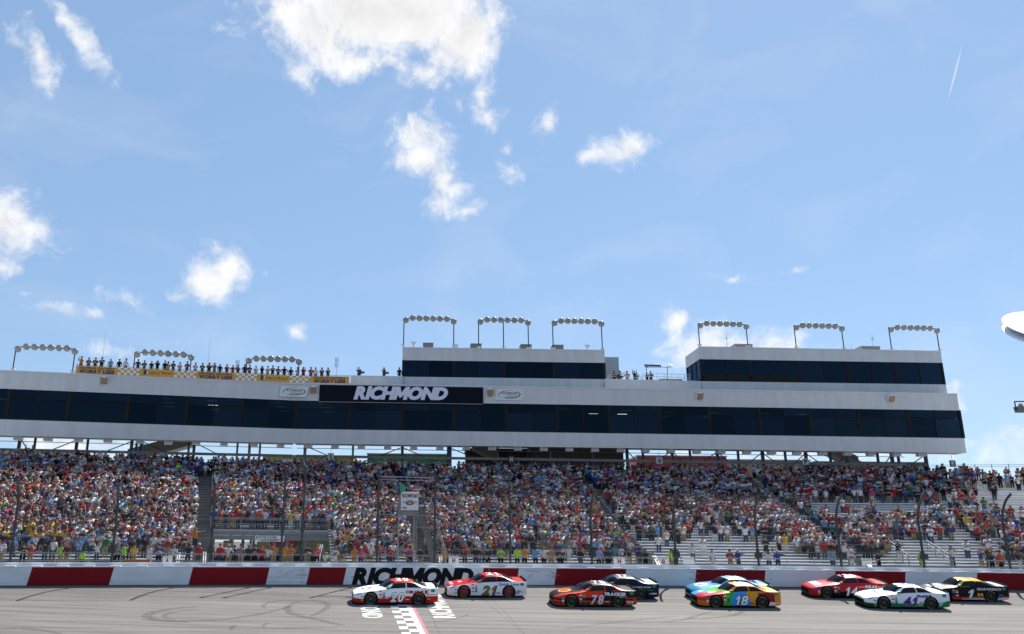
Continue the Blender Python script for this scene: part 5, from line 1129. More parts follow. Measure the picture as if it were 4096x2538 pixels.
SPX = [(316, 'gold', 'black cap'), (346, 'purple', 'dark hair'), (373, 'black', 'dark hair'), (399, 'black', 'red cap'), (435, 'sky blue', 'white cap'), (470, 'black', 'black cap'), (497, 'white', 'black cap'), (546, 'charcoal', 'brown hair'), (572, 'dark green', 'dark hair'), (601, 'charcoal', 'white cap'), (625, 'black', 'grey cap'), (655, 'navy', 'red cap'), (666, 'off-white', 'black cap'), (689, 'charcoal', 'black cap'), (716, 'off-white', 'navy cap'), (745, 'black', 'black cap'), (779, 'white', 'red cap'), (807, 'charcoal', 'brown hair'), (834, 'maroon', 'black cap'), (856, 'grey', 'blue cap'), (878, 'charcoal', 'white cap'), (906, 'charcoal', 'navy cap'), (930, 'red', 'white cap'), (951, 'black', 'navy cap'), (978, 'charcoal', 'brown hair'), (998, 'black', 'black cap'), (1023, 'white', 'grey cap'), (1048, 'black', 'navy cap'), (1071, 'white', 'black cap'), (1091, 'navy', 'brown hair'), (1113, 'black', 'dark hair'), (1138, 'black', 'white cap'), (1164, 'black', 'black cap'), (1187, 'white', 'brown hair'), (1211, 'red', 'red cap'), (1241, 'red', 'black cap'), (1260, 'white', 'white cap'), (1285, 'navy', 'navy cap'), (1310, 'charcoal', 'navy cap')]
spot = []
for k, (x, sh, hd) in enumerate(SPX):
    f = fL if x < 1180 else fR; l = f.st(x, 1490)[0]; zb_ = lv[f][0](l); gap_ = -.55-(.5 if x == 666 else 0)
    spot.append((f, l, zb_, gap_, sh, hd, k))
for f, l, zb_, gap_, sh, hd, k in spot:
    # they stand on a low platform behind the banner rail
    p = f.pt(l, zb_-.02+.35, gap_); person(p, random.uniform(-.3, .3)+math.atan2(f.e[1], f.e[0]), sh, 'black', hd, random.choice('aabd'), random.choice(('fold', 'clap', 'down', 'fold', 'phone', 'akimbo')), random.uniform(1.68, 1.84), 'spotter in %s top with %s, %s from left behind the yellow banner' % (sh, hd, ORD(k+1)), 'spotters behind the yellow banner')
for f, l0, l1 in ((fL, fL.st(300, 1490)[0], fL.len), (fR, 0, fR.st(1400, 1500)[0])):
    zt_ = lv[f][0]; g = MB(); g.prism([f.pt(l0, zt_(l0)-.1, -.12), f.pt(l1, zt_(l1)-.1, -.12), f.pt(l1, zt_(l1)-.1, -1.6), f.pt(l0, zt_(l0)-.1, -1.6)], (0, 0, .43)); g.build('platform', m_roofg, bn)
# --- people and gear on the terrace between the boxes
fT = Facet(fR.a+fR.n*3.4, fR.a+fR.n*3.4+fR.e*fR.len); tz = lev(fT, ((2419, 1518), (2803, 1527)))
TER = [(2462, 'black', 'dark hair', 'down', 0, 'operator behind the television camera'), (2494, 'off-white', 'black cap', 'point', .5, 'raising a phone right of the television camera'), (2518, 'red', 'brown hair', 'akimbo', .2, 'hands on hips'), (2551, 'navy', 'dark hair', 'cheer', .4, 'raising an arm'), (2553, 'teal', 'tan hat', 'phone', -.4, 'holding binoculars in front'), (2594, 'black', 'brown hair', 'phone', -.3, 'hands at face under the lamp bar'), (2619, 'charcoal', 'dark hair', 'fold', .5, 'tall figure under the lamp bar')]
for x, sh, hd, ps, dz, wh in TER:
    l = fT.st(x, 1500)[0]; p = fT.pt(l, tz(l)-.55+dz*.5, -.7-max(0, dz)*2); person(p, random.uniform(-.4, .4), sh, 'denim' if 'tall' in wh else 'black', hd, 'a', ps, 1.76, 'person in %s on the roof terrace, %s' % (sh, wh), 'people on the roof terrace')
fQ = Facet(fR.a+fR.n*3.2, fR.a+fR.n*3.2+fR.e*fR.len)
for x, sh, hd, ps, wh in ((1433, 'blue', 'dark hair', 'phone', 'at the left rooftop camera'), (1535, 'tan', 'dark hair', 'phone', 'at the middle rooftop camera'), (1597, 'navy', 'black cap', 'down', 'standing at the left corner of the press box')):
    l = fQ.st(x, 1500)[0]; z = fQ.st(x, 1506)[1]; person(fQ.pt(l, z-.55, -.6), random.uniform(-.3, .3), sh, 'black', hd, 'a', ps, 1.75, 'person in %s top %s' % (sh, wh), 'people on the roof')
m_cam = M('camera black', (.02, .02, .022), .5)
for x, y, f, lb in ((1440, 1490, fQ, 'left of the roof parapet'), (1537, 1492, fQ, 'on the parapet left of the press box'), (2476, 1507, fT, 'on the roof terrace')):
    l, z = f.st(x, y); c = f.pt(l, z, -.2); e = empty('television_camera', c-np.array([0, 0, .9]), 'black television camera on a tripod '+lb, 'camera', 'television cameras on the roof')
    g = MB(); g.obox(c+(-.22, -.15, -.12), (.44, 0, -.05), (0, .35, 0), (0, 0, .3)); g.obox(c+(-.1, -.1, .2), (.26, 0, 0), (0, .2, 0), (0, 0, .16)); g.build('body', m_cam, e)
    g = MB(); g.lathe(c+(.2, -.1, 0), (1, -.6, -.1), [(0, .11), (.3, .13), (.34, .15)], 10); g.build('lens', m_cam, e)
    for a in (-.3, 0, .3): g = MB(); g.tube(c+(0, 0, -.1), c+(a, .2*(a == 0), -.95), .03); g.build('leg', m_cam, e)
tr2 = empty('terrace_railing', fT.hit(2700, 1500), 'white pipe railing with sloping stair rails on the roof terrace', 'railing')
zz = lambda x, y: fT.pt(*fT.st(x, y), -.3)
for q in ([(2420, 1514), (2446, 1497), (2490, 1496), (2512, 1498), (2531, 1520)], [(2420, 1519), (2448, 1504), (2490, 1503), (2512, 1506), (2524, 1521)], [(2571, 1507), (2580, 1494), (2640, 1494), (2760, 1497)], [(2571, 1516), (2582, 1505), (2640, 1506), (2760, 1509)], [(2531, 1509), (2571, 1511)], [(2555, 1500), (2578, 1521)], [(2640, 1514), (2760, 1516)]):
    g = MB(); g.pipe([zz(*p) for p in q], .035); g.build('rail', m_wrail, tr2)
for x in (2438, 2470, 2512, 2571, 2600, 2631, 2660, 2690, 2715, 2742, 2762): g = MB(); g.tube(zz(x, 1495), zz(x, 1530), .03); g.build('baluster', m_wrail, tr2)
lb_ = empty('lamp_bar', zz(2590, 1525), 'black bar of small spotlights on two poles above the terrace', 'lights')
for x in (2588, 2672): g = MB(); g.tube(zz(x, 1464), zz(x, 1526), .04); g.build('pole', m_post, lb_)
g = MB(); g.tube(zz(2580, 1459), zz(2645, 1461), .09); g.tube(zz(2645, 1467), zz(2688, 1469), .03); g.build('bar', m_cam, lb_)
for x in np.linspace(2585, 2644, 9): g = MB(); g.lathe(zz(x, 1461), (0, -.3, -1), [(0, .06), (.2, .09), (.28, .05)], 8); g.build('spotlight', m_cam, lb_)
g = MB(); g.lathe(zz(2684, 1461), (.8, -.4, -.2), [(-.2, .08), (.1, .1), (.25, .07)], 8); g.build('camera_head', m_galv, lb_)
e = empty('bench', zz(2690, 1527), 'long black padded bench on the roof terrace', 'bench'); a, b = zz(2640, 1524), zz(2732, 1525); g = MB(); g.obox(a, b-a, (0, .5, 0), (0, 0, .25)); g.build('seat', m_cam, e)
for t in (.1, .9): q = a+(b-a)*t; g = MB(); g.box((q[0]-.05, q[1]+.1, q[2]-.55), (q[0]+.05, q[1]+.4, q[2])); g.build('leg', m_cam, e)

# ------------------------------------------------------------------ flag stand at the finish line
fs = empty('flag_stand', pos(u_at(1638, 1.6, 6), 1.6, ZC), 'grey steel flag stand with white lettered front panel above the wall', 'flag stand')
GS = 1.0
def hitg(x, y, gg):
    um = u_at(x, gg, 6.0); p0 = pos(um, gg, 0); n_ = back(um); d = ray(x, y); return CAM+((p0-CAM)@n_)/(d@n_)*d
fn, bo = flat_sign(1604, 1673, 1967, 2041, GS, fs, m_sign, 'front_panel', .06)
text_on('lettering', 'RICHMOND', fn, m_ink, fs, (.06, .96, .68, .88), .03, 0, .06)
fo = lambda a, b: fn(a, b)
v, q = ring(lambda a, b: fn(a, b), .5, .40, .26, .13, 0, 360, .035, .035); mesh_obj('emblem_ring', v, q, m_ink, fs)
g = MB(); g.add([fn(.27, .33), fn(.73, .33), fn(.73, .47), fn(.27, .47)], [(0, 1, 2, 3)]); mesh_obj('emblem_band', [np.array(p)-back(0)*.004 for p in g.v], g.f, m_inkr, fs)
text_on('lettering', 'TOYOTA', lambda a, b: fn(a, b)-back(0)*.008, m_sign, fs, (.30, .70, .405, .46), .03)
text_on('lettering', '400', lambda a, b: fn(a, b)-back(0)*.008, m_sign, fs, (.42, .58, .335, .395), .03)
g = MB()
for sx in (.10, .80):
    for a in range(4):
        for b in range(3):
            if (a+b) % 2 == 0: x0 = sx+.025*a; y0 = .38+.035*b; g.add([fn(x0, y0), fn(x0+.025, y0), fn(x0+.025, y0+.035), fn(x0, y0+.035)], [(0, 1, 2, 3)])
g.build('checker_flags', m_ink, fs)
v, q = ring(lambda a, b: fn(a, b), .2, .12, .14, .05, 0, 360, .02, .03); mesh_obj('emblem_ring', v, q, m_lred, fs)
bl, br = fn(0, 0), fn(1, 0); ex = br-bl; bk = back(0)
g = MB(); g.obox(bl+bk*.1+(0, 0, -.32), ex, bk*1.3, (0, 0, .28)); g.build('platform', m_frame, fs)
for a in (0, 1):
    o = bl+ex*a+bk*.1; g = MB(); g.obox(o-ex*.02, ex*.04, bk*1.3, (0, 0, 1.05)); g.build('side_panel', m_lg, fs)
for a, b in ((-.12, .2), (.78, .2), (-.05, 1.2), (1, 1.2)):
    o = bl+ex*a+bk*b; g = MB(); g.box((o[0]-.05, o[1]-.05, ZC), (o[0]+.05, o[1]+.05, o[2]+(.0 if b < 1 else 1.0))); g.build('leg', m_lg, fs)
for k, z in enumerate((ZC+.6, ZC+1.5, ZC+2.4)):
    g = MB(); a, b = bl+ex*-.12+bk*.2, bl+ex*.78+bk*.2; g.tube((a[0], a[1], z), (b[0], b[1], z+(.0)), .035)
    if k < 2: g.tube((a[0], a[1], z), (b[0], b[1], z+.85), .03) if k else g.tube((b[0], b[1], z), (a[0], a[1], z+.85), .03)
    g.build('brace', m_lg, fs)
for y, r_ in ((1907, .04), (1919, .03), (2058, .04), (2106, .035)):
    g = MB(); g.tube(hitg(1518, y, GF), hitg(1738, y+5, GF), r_); g.build('crossbar', m_rail, fs)
# stair: sloping stringers with treads
a, b = hitg(1668, 2048, 2.2), hitg(1728, 2258, 3.2); sw = np.array([.75, 0, 0])
g = MB(); g.prism([a, a+(0, 0, .28), b+(0, 0, .28), b], (.45, 0, 0)); g.build('stringer', M('stair plate', (.11, .12, .12), .7), fs)
for k in range(12):
    q = a+(b-a)*(k+.5)/12; g = MB(); g.obox(q+(.45, -.1, .1), (.5, 0, 0), (0, .25, 0), (0, 0, .04)); g.build('tread', m_frame, fs)
for dz in (.55, .95):
    g = MB(); g.tube(a+(.95, 0, dz), b+(.95, 0, dz), .035); g.build('handrail', m_rail, fs)
for k in range(5): q = a+(b-a)*k/4+(.95, 0, 0); g = MB(); g.tube(q, q+(0, 0, .95), .03); g.build('baluster', m_rail, fs)
zf = bl[2]-.04
def stand_at(px, dg, *ar, **kw):
    o = hitg(px, 2000, GS+dg); return person((o[0], o[1], zf), *ar, **kw)
stand_at(1645, .45, .5, 'red', 'khaki', 'white cap', 'd', 'point', 1.72, 'flagman in red shirt and white cap leaning over the flag stand panel', 'people on the flag stand')
stand_at(1659, .95, -.3, 'white', 'grey', 'blue cap', 'a', 'clap', 1.8, 'person in white with blue cap at the back of the flag stand', 'people on the flag stand')
stand_at(1625, .95, .2, 'tan', 'khaki', 'black cap', 'c', 'cheer', 1.62, 'person in tan shirt with raised arms on the flag stand', 'people on the flag stand')
fl = empty('green_flag', hitg(1625, 1950, .6), 'waving green flag held out left of the flag stand', 'flag')
a, b, c, d_ = hitg(1596, 1937, .5), hitg(1626, 1948, .6), hitg(1620, 1966, .55), hitg(1603, 1972, .45)
vs = []; n = 8
for i in range(n+1):
    for j in range(n+1):
        s_, t = i/n, j/n; p = (a*(1-s_)+b*s_)*(1-t)+(d_*(1-s_)+c*s_)*t; vs.append(p+np.array([0, .08*math.sin(6*s_+3*t), 0]))
mesh_obj('cloth', vs, [(i*(n+1)+j, i*(n+1)+j+1, (i+1)*(n+1)+j+1, (i+1)*(n+1)+j) for i in range(n) for j in range(n)], M('flag green', (.03, .30, .16), .7), fl, True)
g = MB(); g.tube(a+(-.02, 0, .1), hitg(1634, 1957, .8), .018); g.build('pole', m_rail, fl)

# ------------------------------------------------------------------ race cars
def pchip(x, y, q):
    x = np.asarray(x, float); y = np.asarray(y, float); q = np.atleast_1d(q); h = np.diff(x); dl = np.diff(y)/h; d = np.zeros_like(y)
    for i in range(1, len(x)-1):
        if dl[i-1]*dl[i] > 0: w1, w2 = 2*h[i]+h[i-1], h[i]+2*h[i-1]; d[i] = (w1+w2)/(w1/dl[i-1]+w2/dl[i])
    d[0], d[-1] = dl[0], dl[-1]
    k = np.clip(np.searchsorted(x, q)-1, 0, len(h)-1); t = (q-x[k])/h[k]
    return (2*t**3-3*t**2+1)*y[k]+(t**3-2*t**2+t)*h[k]*d[k]+(-2*t**3+3*t**2)*y[k+1]+(t**3-t**2)*h[k]*d[k+1]
ST = [ # x, then (half width, height) x7: sill, low side, side, belt, rail, mid, centre
 (0.00, (.56, .13), (.60, .28), (.60, .42), (.56, .52), (.44, .555), (.22, .575), (0, .58)),
 (0.12, (.80, .12), (.83, .29), (.82, .45), (.75, .565), (.58, .61), (.28, .635), (0, .64)),
 (0.40, (.94, .12), (.955, .32), (.94, .52), (.86, .655), (.68, .695), (.34, .72), (0, .725)),
 (1.00, (.97, .12), (.99, .36), (.975, .60), (.90, .775), (.72, .785), (.36, .805), (0, .81)),
 (1.40, (.97, .12), (.985, .36), (.96, .62), (.885, .81), (.73, .835), (.36, .865), (0, .875)),
 (1.60, (.97, .12), (.98, .36), (.955, .63), (.88, .83), (.72, .865), (.36, .93), (0, .965)),
 (1.85, (.97, .12), (.98, .36), (.95, .635), (.875, .855), (.68, .925), (.36, 1.09), (0, 1.14)),
 (2.15, (.97, .12), (.98, .36), (.95, .645), (.872, .87), (.625, 1.09), (.35, 1.235), (0, 1.27)),
 (2.42, (.97, .12), (.98, .36), (.95, .65), (.875, .88), (.595, 1.20), (.33, 1.275), (0, 1.295)),
 (2.90, (.97, .12), (.98, .36), (.95, .65), (.88, .90), (.59, 1.235), (.32, 1.285), (0, 1.30)),
 (3.40, (.97, .12), (.985, .36), (.96, .66), (.89, .915), (.585, 1.205), (.32, 1.255), (0, 1.265)),
 (3.85, (.975, .12), (.99, .37), (.97, .67), (.90, .925), (.62, 1.08), (.33, 1.13), (0, 1.14)),
 (4.25, (.975, .13), (.99, .38), (.97, .68), (.905, .93), (.70, .97), (.35, .99), (0, 1.0)),
 (4.70, (.965, .15), (.975, .39), (.96, .69), (.90, .93), (.72, .955), (.36, .965), (0, .97)),
 (4.93, (.93, .20), (.95, .40), (.94, .70), (.88, .93), (.72, .955), (.36, .965), (0, .97))]
SX = [s[0] for s in ST]
TX = np.linspace(0, 4.93, 420); TT = np.linspace(0, 6, 241); DT = 6/240
_q = np.array([[pchip(SX, [r_[1+k][c] for r_ in ST], TX) for c in (0, 1)] for k in range(7)])        # 7,2,nx
TY = np.array([pchip(range(7), _q[:, 0, i], TT) for i in range(len(TX))]); TZ = np.array([pchip(range(7), _q[:, 1, i], TT) for i in range(len(TX))])
def _row(x):
    k = min(max(x/4.93, 0), 1)*(len(TX)-1); i = min(int(k), len(TX)-2); a = k-i
    return TY[i]*(1-a)+TY[i+1]*a, TZ[i]*(1-a)+TZ[i+1]*a
def _at(arr, t):
    k = min(max(t/6, 0), 1)*240; i = min(int(k), 239); a = k-i; return arr[i]*(1-a)+arr[i+1]*a
def Sxt(x, t, lift=0., side=-1):
    ry, rz = _row(x); y, z = _at(ry, t), _at(rz, t)
    if lift:
        dy = _at(ry, t+.05)-_at(ry, t-.05); dz = _at(rz, t+.05)-_at(rz, t-.05); l = math.hypot(dy, dz) or 1; y += lift*dz/l; z += lift*-dy/l
    return np.array([x-2.4, side*y, z])
NS = int(3.4/DT)
def side_pt(x, z, lift=.012, side=-1):
    ry, rz = _row(x); return Sxt(x, float(np.interp(z, rz[:NS], TT[:NS])), lift, side)
def top_pt(x, y, lift=.012):
    ry, rz = _row(x); return Sxt(x, float(np.interp(-abs(y), -ry[120:], TT[120:])), lift, -1 if y < 0 else 1)
NX, NT_ = 150, 40
GX = np.concatenate([np.linspace(0, .4, 18)[:-1], np.linspace(.4, 4.93, NX-17)]); GT = np.linspace(0, 6, NT_)
WX = (1.0, 3.794)
GP = np.array([[Sxt(x, t) for t in GT] for x in GX])
bv, bf, bcen = [], [], []
for sgn in (1, -1):
    k = len(bv); bv += [(p[0], p[1]*sgn, p[2]) for row in GP for p in row]
    for i in range(NX-1 if False else len(GX)-1):
        for j in range(NT_-1):
            a, b, c, d_ = i*NT_+j, i*NT_+j+1, (i+1)*NT_+j+1, (i+1)*NT_+j
            ce = (GP[i, j]+GP[i, j+1]+GP[i+1, j+1]+GP[i+1, j])/4; xx = ce[0]+2.4; tm_ = (GT[j]+GT[j+1])/2
            if tm_ < 2.9 and min(math.hypot(xx-w, ce[2]-.335) for w in WX) < .405: continue
            q = (a+k, b+k, c+k, d_+k); bf.append(q if sgn == 1 else q[::-1]); bcen.append((xx, ce[1]*sgn, ce[2], tm_))
    for i, x0 in ((0, 0.), (len(GX)-1, 4.93)):               # nose and tail caps
        for j in range(NT_-1):
            a, b = i*NT_+j+k, i*NT_+j+1+k; m0 = len(bv); pa, pb = GP[i, j], GP[i, j+1]
            bv += [(pa[0], 0, pa[2]), (pb[0], 0, pb[2])]; bf.append((a, m0, m0+1, b) if (sgn == 1) == (i == 0) else (b, m0+1, m0, a)); bcen.append((x0, pa[1]*sgn*.5, (pa[2]+pb[2])/2, -1.))
def patch(x0f, x1f, t0, t1, lift, sides=(-1, 1), nx=14, ntt=10):
    v, f = [], []
    for s in sides:
        k = len(v)
        for j in range(ntt+1):
            t = t0+(t1-t0)*j/ntt; a, b = x0f((j)/ntt), x1f(j/ntt)
            v += [Sxt(a+(b-a)*i/nx, t, lift, s) for i in range(nx+1)]
        f += [(k+j*(nx+1)+i, k+j*(nx+1)+i+1, k+(j+1)*(nx+1)+i+1, k+(j+1)*(nx+1)+i) for j in range(ntt) for i in range(nx)]
    return v, f
WS = patch(lambda j: 1.84-.36*j**.8, lambda j: 2.40-.26*j**.8, 4.12, 6, .008)
RW = patch(lambda j: 3.52-.05*j, lambda j: 4.08+.10*j, 4.2, 6, .008)
SW1 = patch(lambda j: 1.92+.46*j, lambda j: 3.02, 3.12, 3.86, .008, (-1,)); SW1b = patch(lambda j: 1.92+.46*j, lambda j: 3.02, 3.12, 3.86, .008, (1,))
SW2 = patch(lambda j: 3.09, lambda j: 3.98-.36*j, 3.14, 3.84, .008, (-1,)); SW2b = patch(lambda j: 3.09, lambda j: 3.98-.36*j, 3.14, 3.84, .008, (1,))
m_cglass = M('race car window', (.010, .013, .017), .12, spec=.12); m_net = M('window net', (.008, .008, .009), .9); m_tyre = M('racing tyre', (.013, .013, .013), .85); m_rim = M('dark wheel rim', (.02, .02, .021), .5, metal=.3); m_rimr = M('red wheel rim', (.42, .02, .02), .45)
m_hub = M('wheel hub', (.13, .13, .12), .5, metal=.5); m_tlet = M('tyre lettering yellow', (.28, .22, .04), .8); m_chas = M('car underside', (.006, .006, .006), .95, spec=.05); m_paintc = attr_mat('race car paint', .38, 0., .14)
m_lampc = M('headlight decal', (.10, .11, .13), .2, coat=.8); m_green = M('green roundel', (.015, .20, .10), .5)
def dmat(h): return M('decal '+h, srgb(h), .45, spec=.15)
def shared(name, v, f, mats, smooth=True):
    me = bpy.data.meshes.new(name); me.from_pydata([tuple(map(float, p)) for p in v], [], f)
    for m in (mats if isinstance(mats, list) else [mats]): me.materials.append(m)
    if smooth: me.polygons.foreach_set('use_smooth', [True]*len(f))
    return me
# shared meshes
g = MB(); g.lathe((0, 0, 0), (0, -1, 0), [(-.14, .25), (-.14, .33), (-.11, .352), (.11, .352), (.14, .33), (.145, .24), (.09, .235)], 28); ME_T = shared('tyre', g.v, g.f, m_tyre)
g = MB(); g.lathe((0, -.085, 0), (0, -1, 0), [(-.1, .236), (.02, .236), (.02, .205), (-.03, .19), (-.045, .08), (-.01, .06)], 24)
for k in range(5):
    a = 2*math.pi*k/5; c = np.array([math.cos(a), 0, math.sin(a)]); s_ = np.array([-math.sin(a), 0, math.cos(a)]); g.prism([c*.06-s_*.035+(0, -.12, 0), c*.06+s_*.035+(0, -.12, 0), c*.2+s_*.045+(0, -.105, 0), c*.2-s_*.045+(0, -.105, 0)], (0, .04, 0))
ME_R = shared('rim', g.v, g.f, m_rim, False); ME_RR = shared('rim', g.v, g.f, m_rimr, False)
g = MB(); g.lathe((0, -.13, 0), (0, -1, 0), [(0, .06), (.03, .05), (.04, .02)], 10)
for k in range(5): a = 2*math.pi*(k+.5)/5; g.lathe((.1*math.cos(a), -.10, .1*math.sin(a)), (0, -1, 0), [(0, .018), (.03, .014)], 6)
ME_H = shared('hub', g.v, g.f, m_hub, False)
g = MB()
for a0 in (35, 215):
    for k in range(7):
        a = math.radians(a0+k*12); b = math.radians(a0+k*12+8); g.add([(r_*math.cos(t), -.1462, r_*math.sin(t)) for r_, t in ((.265, a), (.265, b), (.31, b), (.31, a))], [(0, 1, 2, 3)])
ME_L = shared('lettering', g.v, g.f, m_tlet, False)
g = MB(); g.box((-2.0, -.84, .10), (2.25, .84, .62)); g.box((-1.2, -.60, .6), (1.4, .60, .80)); ME_C = shared('chassis', g.v, g.f, m_chas, False)
g = MB(); g.prism([(-2.44, -.50, .045), (-2.30, -.82, .045), (-1.95, -.96, .045), (-1.85, -.96, .045), (-1.85, .96, .045), (-1.95, .96, .045), (-2.30, .82, .045), (-2.44, .50, .045)], (0, 0, .05)); ME_S = shared('splitter', g.v, g.f, m_chas, False)
g = MB()
for s_ in (-1, 1): g.obox((-1.0, s_*.965-.015, .05), (1.98, 0, 0), (0, .03, 0), (0, 0, .09))
ME_K = shared('skirt', g.v, g.f, m_chas, False)
g = MB(); g.prism([(2.37, -.80, .955), (2.53, -.82, 1.045), (2.55, -.82, 1.035), (2.41, -.80, .95)], (0, 1.62, 0)); ME_P = shared('spoiler', g.v, g.f, m_chas, False)
g = MB(); g.obox((-.52, -.95, .90), (.16, 0, .02), (0, .12, 0), (0, 0, .10)); ME_M = shared('mirror', g.v, g.f, m_green, False)
MEP = {k: shared(k, *p, m) for k, p, m in (('windshield', WS, m_cglass), ('rear_window', RW, m_cglass), ('side_window', SW1, m_net), ('quarter_window', SW2, m_cglass), ('side_window_', SW1b, m_net), ('quarter_window_', SW2b, m_cglass))}
v, f = patch(lambda j: .14+.02*j, lambda j: .42+.05*j, 2.55, 3.05, .008, (-1, 1), 6, 4); ME_HL = shared('headlight', v, f, m_lampc)
g = MB(); g.prism([(-2.405, -.46, .30), (-2.405, .46, .30), (-2.405, .40, .45), (-2.405, -.40, .45)], (.03, 0, 0)); ME_G = shared('grille', g.v, g.f, m_chas, False)
def put(me, name, parent, loc=(0, 0, 0), rz=0):
    o = bpy.data.objects.new(name, me); COL.objects.link(o); o.parent = parent; o.location = loc; o.rotation_euler = (0, 0, rz); return o
def arch_lip(xw):
    v, f, n = [], [], 26
    for k in range(n+1):
        a = math.radians(-28+236*k/n)
        for r_ in (.375, .428): v.append(side_pt(xw+r_*math.cos(a), max(.125, .335+r_*math.sin(a)), .006))
    return v, [(2*k, 2*k+1, 2*k+3, 2*k+2) for k in range(n)]
ME_A = [shared('wheel_arch', *arch_lip(x), m_chas) for x in WX]
def rect_decal(name, x0, x1, z0, z1, h, parent, slope=0., lift=.011):
    n = 6; v = []
    for i in range(n+1): x = x0+(x1-x0)*i/n; v += [side_pt(x, z0+slope*(x-x0), lift), side_pt(x, z1+slope*(x-x0), lift)]
    return mesh_obj(name, v, [(2*i, 2*i+2, 2*i+3, 2*i+1) for i in range(n)], dmat(h), parent, local=True)
def text_decal(name, s, x0, x1, z0, z1, h, parent, off=.03, shear=.25, fn=None, lift=.014, outline=None, gap=.1):
    fn = fn or (lambda a, b: side_pt(a, b, lift)); v, f, w = text2d(s, off, shear, gap)
    mp = lambda p: (x0+p[0]/w*(x1-x0), z0+p[1]*(z1-z0))
    if outline:
        v2, f2, _ = text2d(s, .065, shear, gap); f3 = (lambda a, b: side_pt(a, b, lift-.006))
        o2 = mesh_obj('number_outline', [(f3 if fn.__code__.co_name == '<lambda>' and fn.__defaults__ is None else fn)(*mp(p)) for p in v2], f2, dmat(outline), parent, local=True)
    return mesh_obj(name, [fn(*mp(p)) for p in v], f, dmat(h), parent, local=True)
def ellipse_top(name, xc, yc, rx, ry, h, parent, lift=.012):
    n = 20; v = [top_pt(xc, yc, lift)]+[top_pt(xc+rx*math.cos(2*math.pi*i/n), yc+ry*math.sin(2*math.pi*i/n), lift) for i in range(n)]
    return mesh_obj(name, v, [(0, i+1, (i+1) % n+1) for i in range(n)], dmat(h), parent, local=True)
def car(front, rear, label, paint, num, ncol, nout, roofcol, texts=(), rim=None, hood=None, extra=None, numbox=(2.12, 2.86, .20, .70), noff=.03):
    (xf, yf), (xr, yr) = front, rear; uf, wf = on_track(xf, yf); ur, wr_ = on_track(xr, yr); pf, pr_ = T(uf, wf), T(ur, wr_)
    um, wm_ = (uf+ur)/2, (wf+wr_)/2; m0 = T(um, wm_)
    ax = T(um+.5, wm_)-T(um-.5, wm_); ax = ax/np.linalg.norm(ax); bk_ = back(um); ay = bk_+np.array([0, 0, BANK]); ay = ay-ax*(ay@ax); ay = ay/np.linalg.norm(ay); azv = np.cross(ax, ay)
    o0 = m0+ay*.86
    e = bpy.data.objects.new('race_car', None); COL.objects.link(e); e.empty_display_size = .3
    e.matrix_basis = Matrix(((ax[0], ay[0], azv[0], o0[0]), (ax[1], ay[1], azv[1], o0[1]), (ax[2], ay[2], azv[2], o0[2]), (0, 0, 0, 1)))
    tag(e, label, 'race car', 'race cars on the track')
    me = bpy.data.meshes.new('body'); me.from_pydata(bv, [], bf); me.polygons.foreach_set('use_smooth', [True]*len(bf)); at = me.attributes.new('tint', 'FLOAT_COLOR', 'FACE')
    cols = []
    for (x, y, z, t) in bcen:
        c = srgb(paint(x, y, z, t)); cols += [c[0], c[1], c[2], 1]
    at.data.foreach_set('color', cols); me.materials.append(m_paintc); b = bpy.data.objects.new('body', me); COL.objects.link(b); b.parent = e
    put(ME_C, 'chassis', e); put(ME_S, 'splitter', e); put(ME_K, 'side_skirt', e); put(ME_P, 'spoiler', e); put(ME_M, 'mirror', e); put(ME_HL, 'headlight', b); put(ME_G, 'grille', b)
    for k in MEP: put(MEP[k], k.strip('_'), e)
    for q in ME_A: put(q, 'wheel_arch', b)
    for x in WX:
        for s in (-1, 1):
            w = empty('wheel', (0, 0, 0), parent=e); w.location = (x-2.4, s*.835, .352); w.rotation_euler = (0, 0, 0 if s < 0 else math.pi)
            put(ME_T, 'tyre', w); put(ME_RR if rim else ME_R, 'rim', w); put(ME_H, 'hub', w); put(ME_L, 'tyre_lettering', w)
    text_decal('number', num, *numbox, ncol, b, noff, .25, outline=nout, gap=.12)
    text_decal('roof_number', num, 2.50 if len(num) > 1 else 2.75, 3.25 if len(num) > 1 else 3.0, 0, 1, roofcol, b, .03, 0, fn=lambda a, q, k=0: top_pt(a, -.40+.80*q, .012), gap=.12)
    for tx in texts: text_decal('sponsor_lettering', tx[0], *tx[1:5], tx[5], b, *(tx[6:7] or (.03,)), tx[7] if len(tx) > 7 else 0)
    if hood: hood(b)
    if extra: extra(b)
    cols_ = ['d8d8d8', 'c8a020', 'b02028', '2a4a90', 'e0e0e0', '303030', 'd07020', '4080c0']
    for k in range(9):
        x = 1.47+.2*(k % 2); z = .34+.1*(k//2); rect_decal('contingency_sticker', x, x+.15, z, z+.07, cols_[(k*5+len(num)*3) % 8], b)
    for k in range(3): rect_decal('sponsor_sticker', 4.26+.02*k, 4.42+.06*k, .24+.085*k, .29+.085*k, cols_[(k*4+len(label)) % 8], b)
    rect_decal('sponsor_sticker', 3.02, 3.28, .24, .28, cols_[len(label) % 8], b); rect_decal('sponsor_sticker', 3.02, 3.22, .30, .335, cols_[(len(label)+3) % 8], b)
    rect_decal('door_seam', 3.05, 3.06, .14, .86, '0c0c0c', b); rect_decal('hood_seam', 1.36, 1.37, .42, .80, '0c0c0c', b); rect_decal('rocker_line', 1.42, 3.38, .135, .15, '0c0c0c', b)
    for k in range(3): rect_decal('contingency_sticker', .42, .56, .26+.1*k, .33+.1*k, cols_[(k*3+1) % 8], b)
    n = 14; c0 = side_pt(4.62, .80, .014); v = [c0]+[side_pt(4.62+.13*math.cos(2*math.pi*i/n), .80+.085*math.sin(2*math.pi*i/n), .014) for i in range(n)]
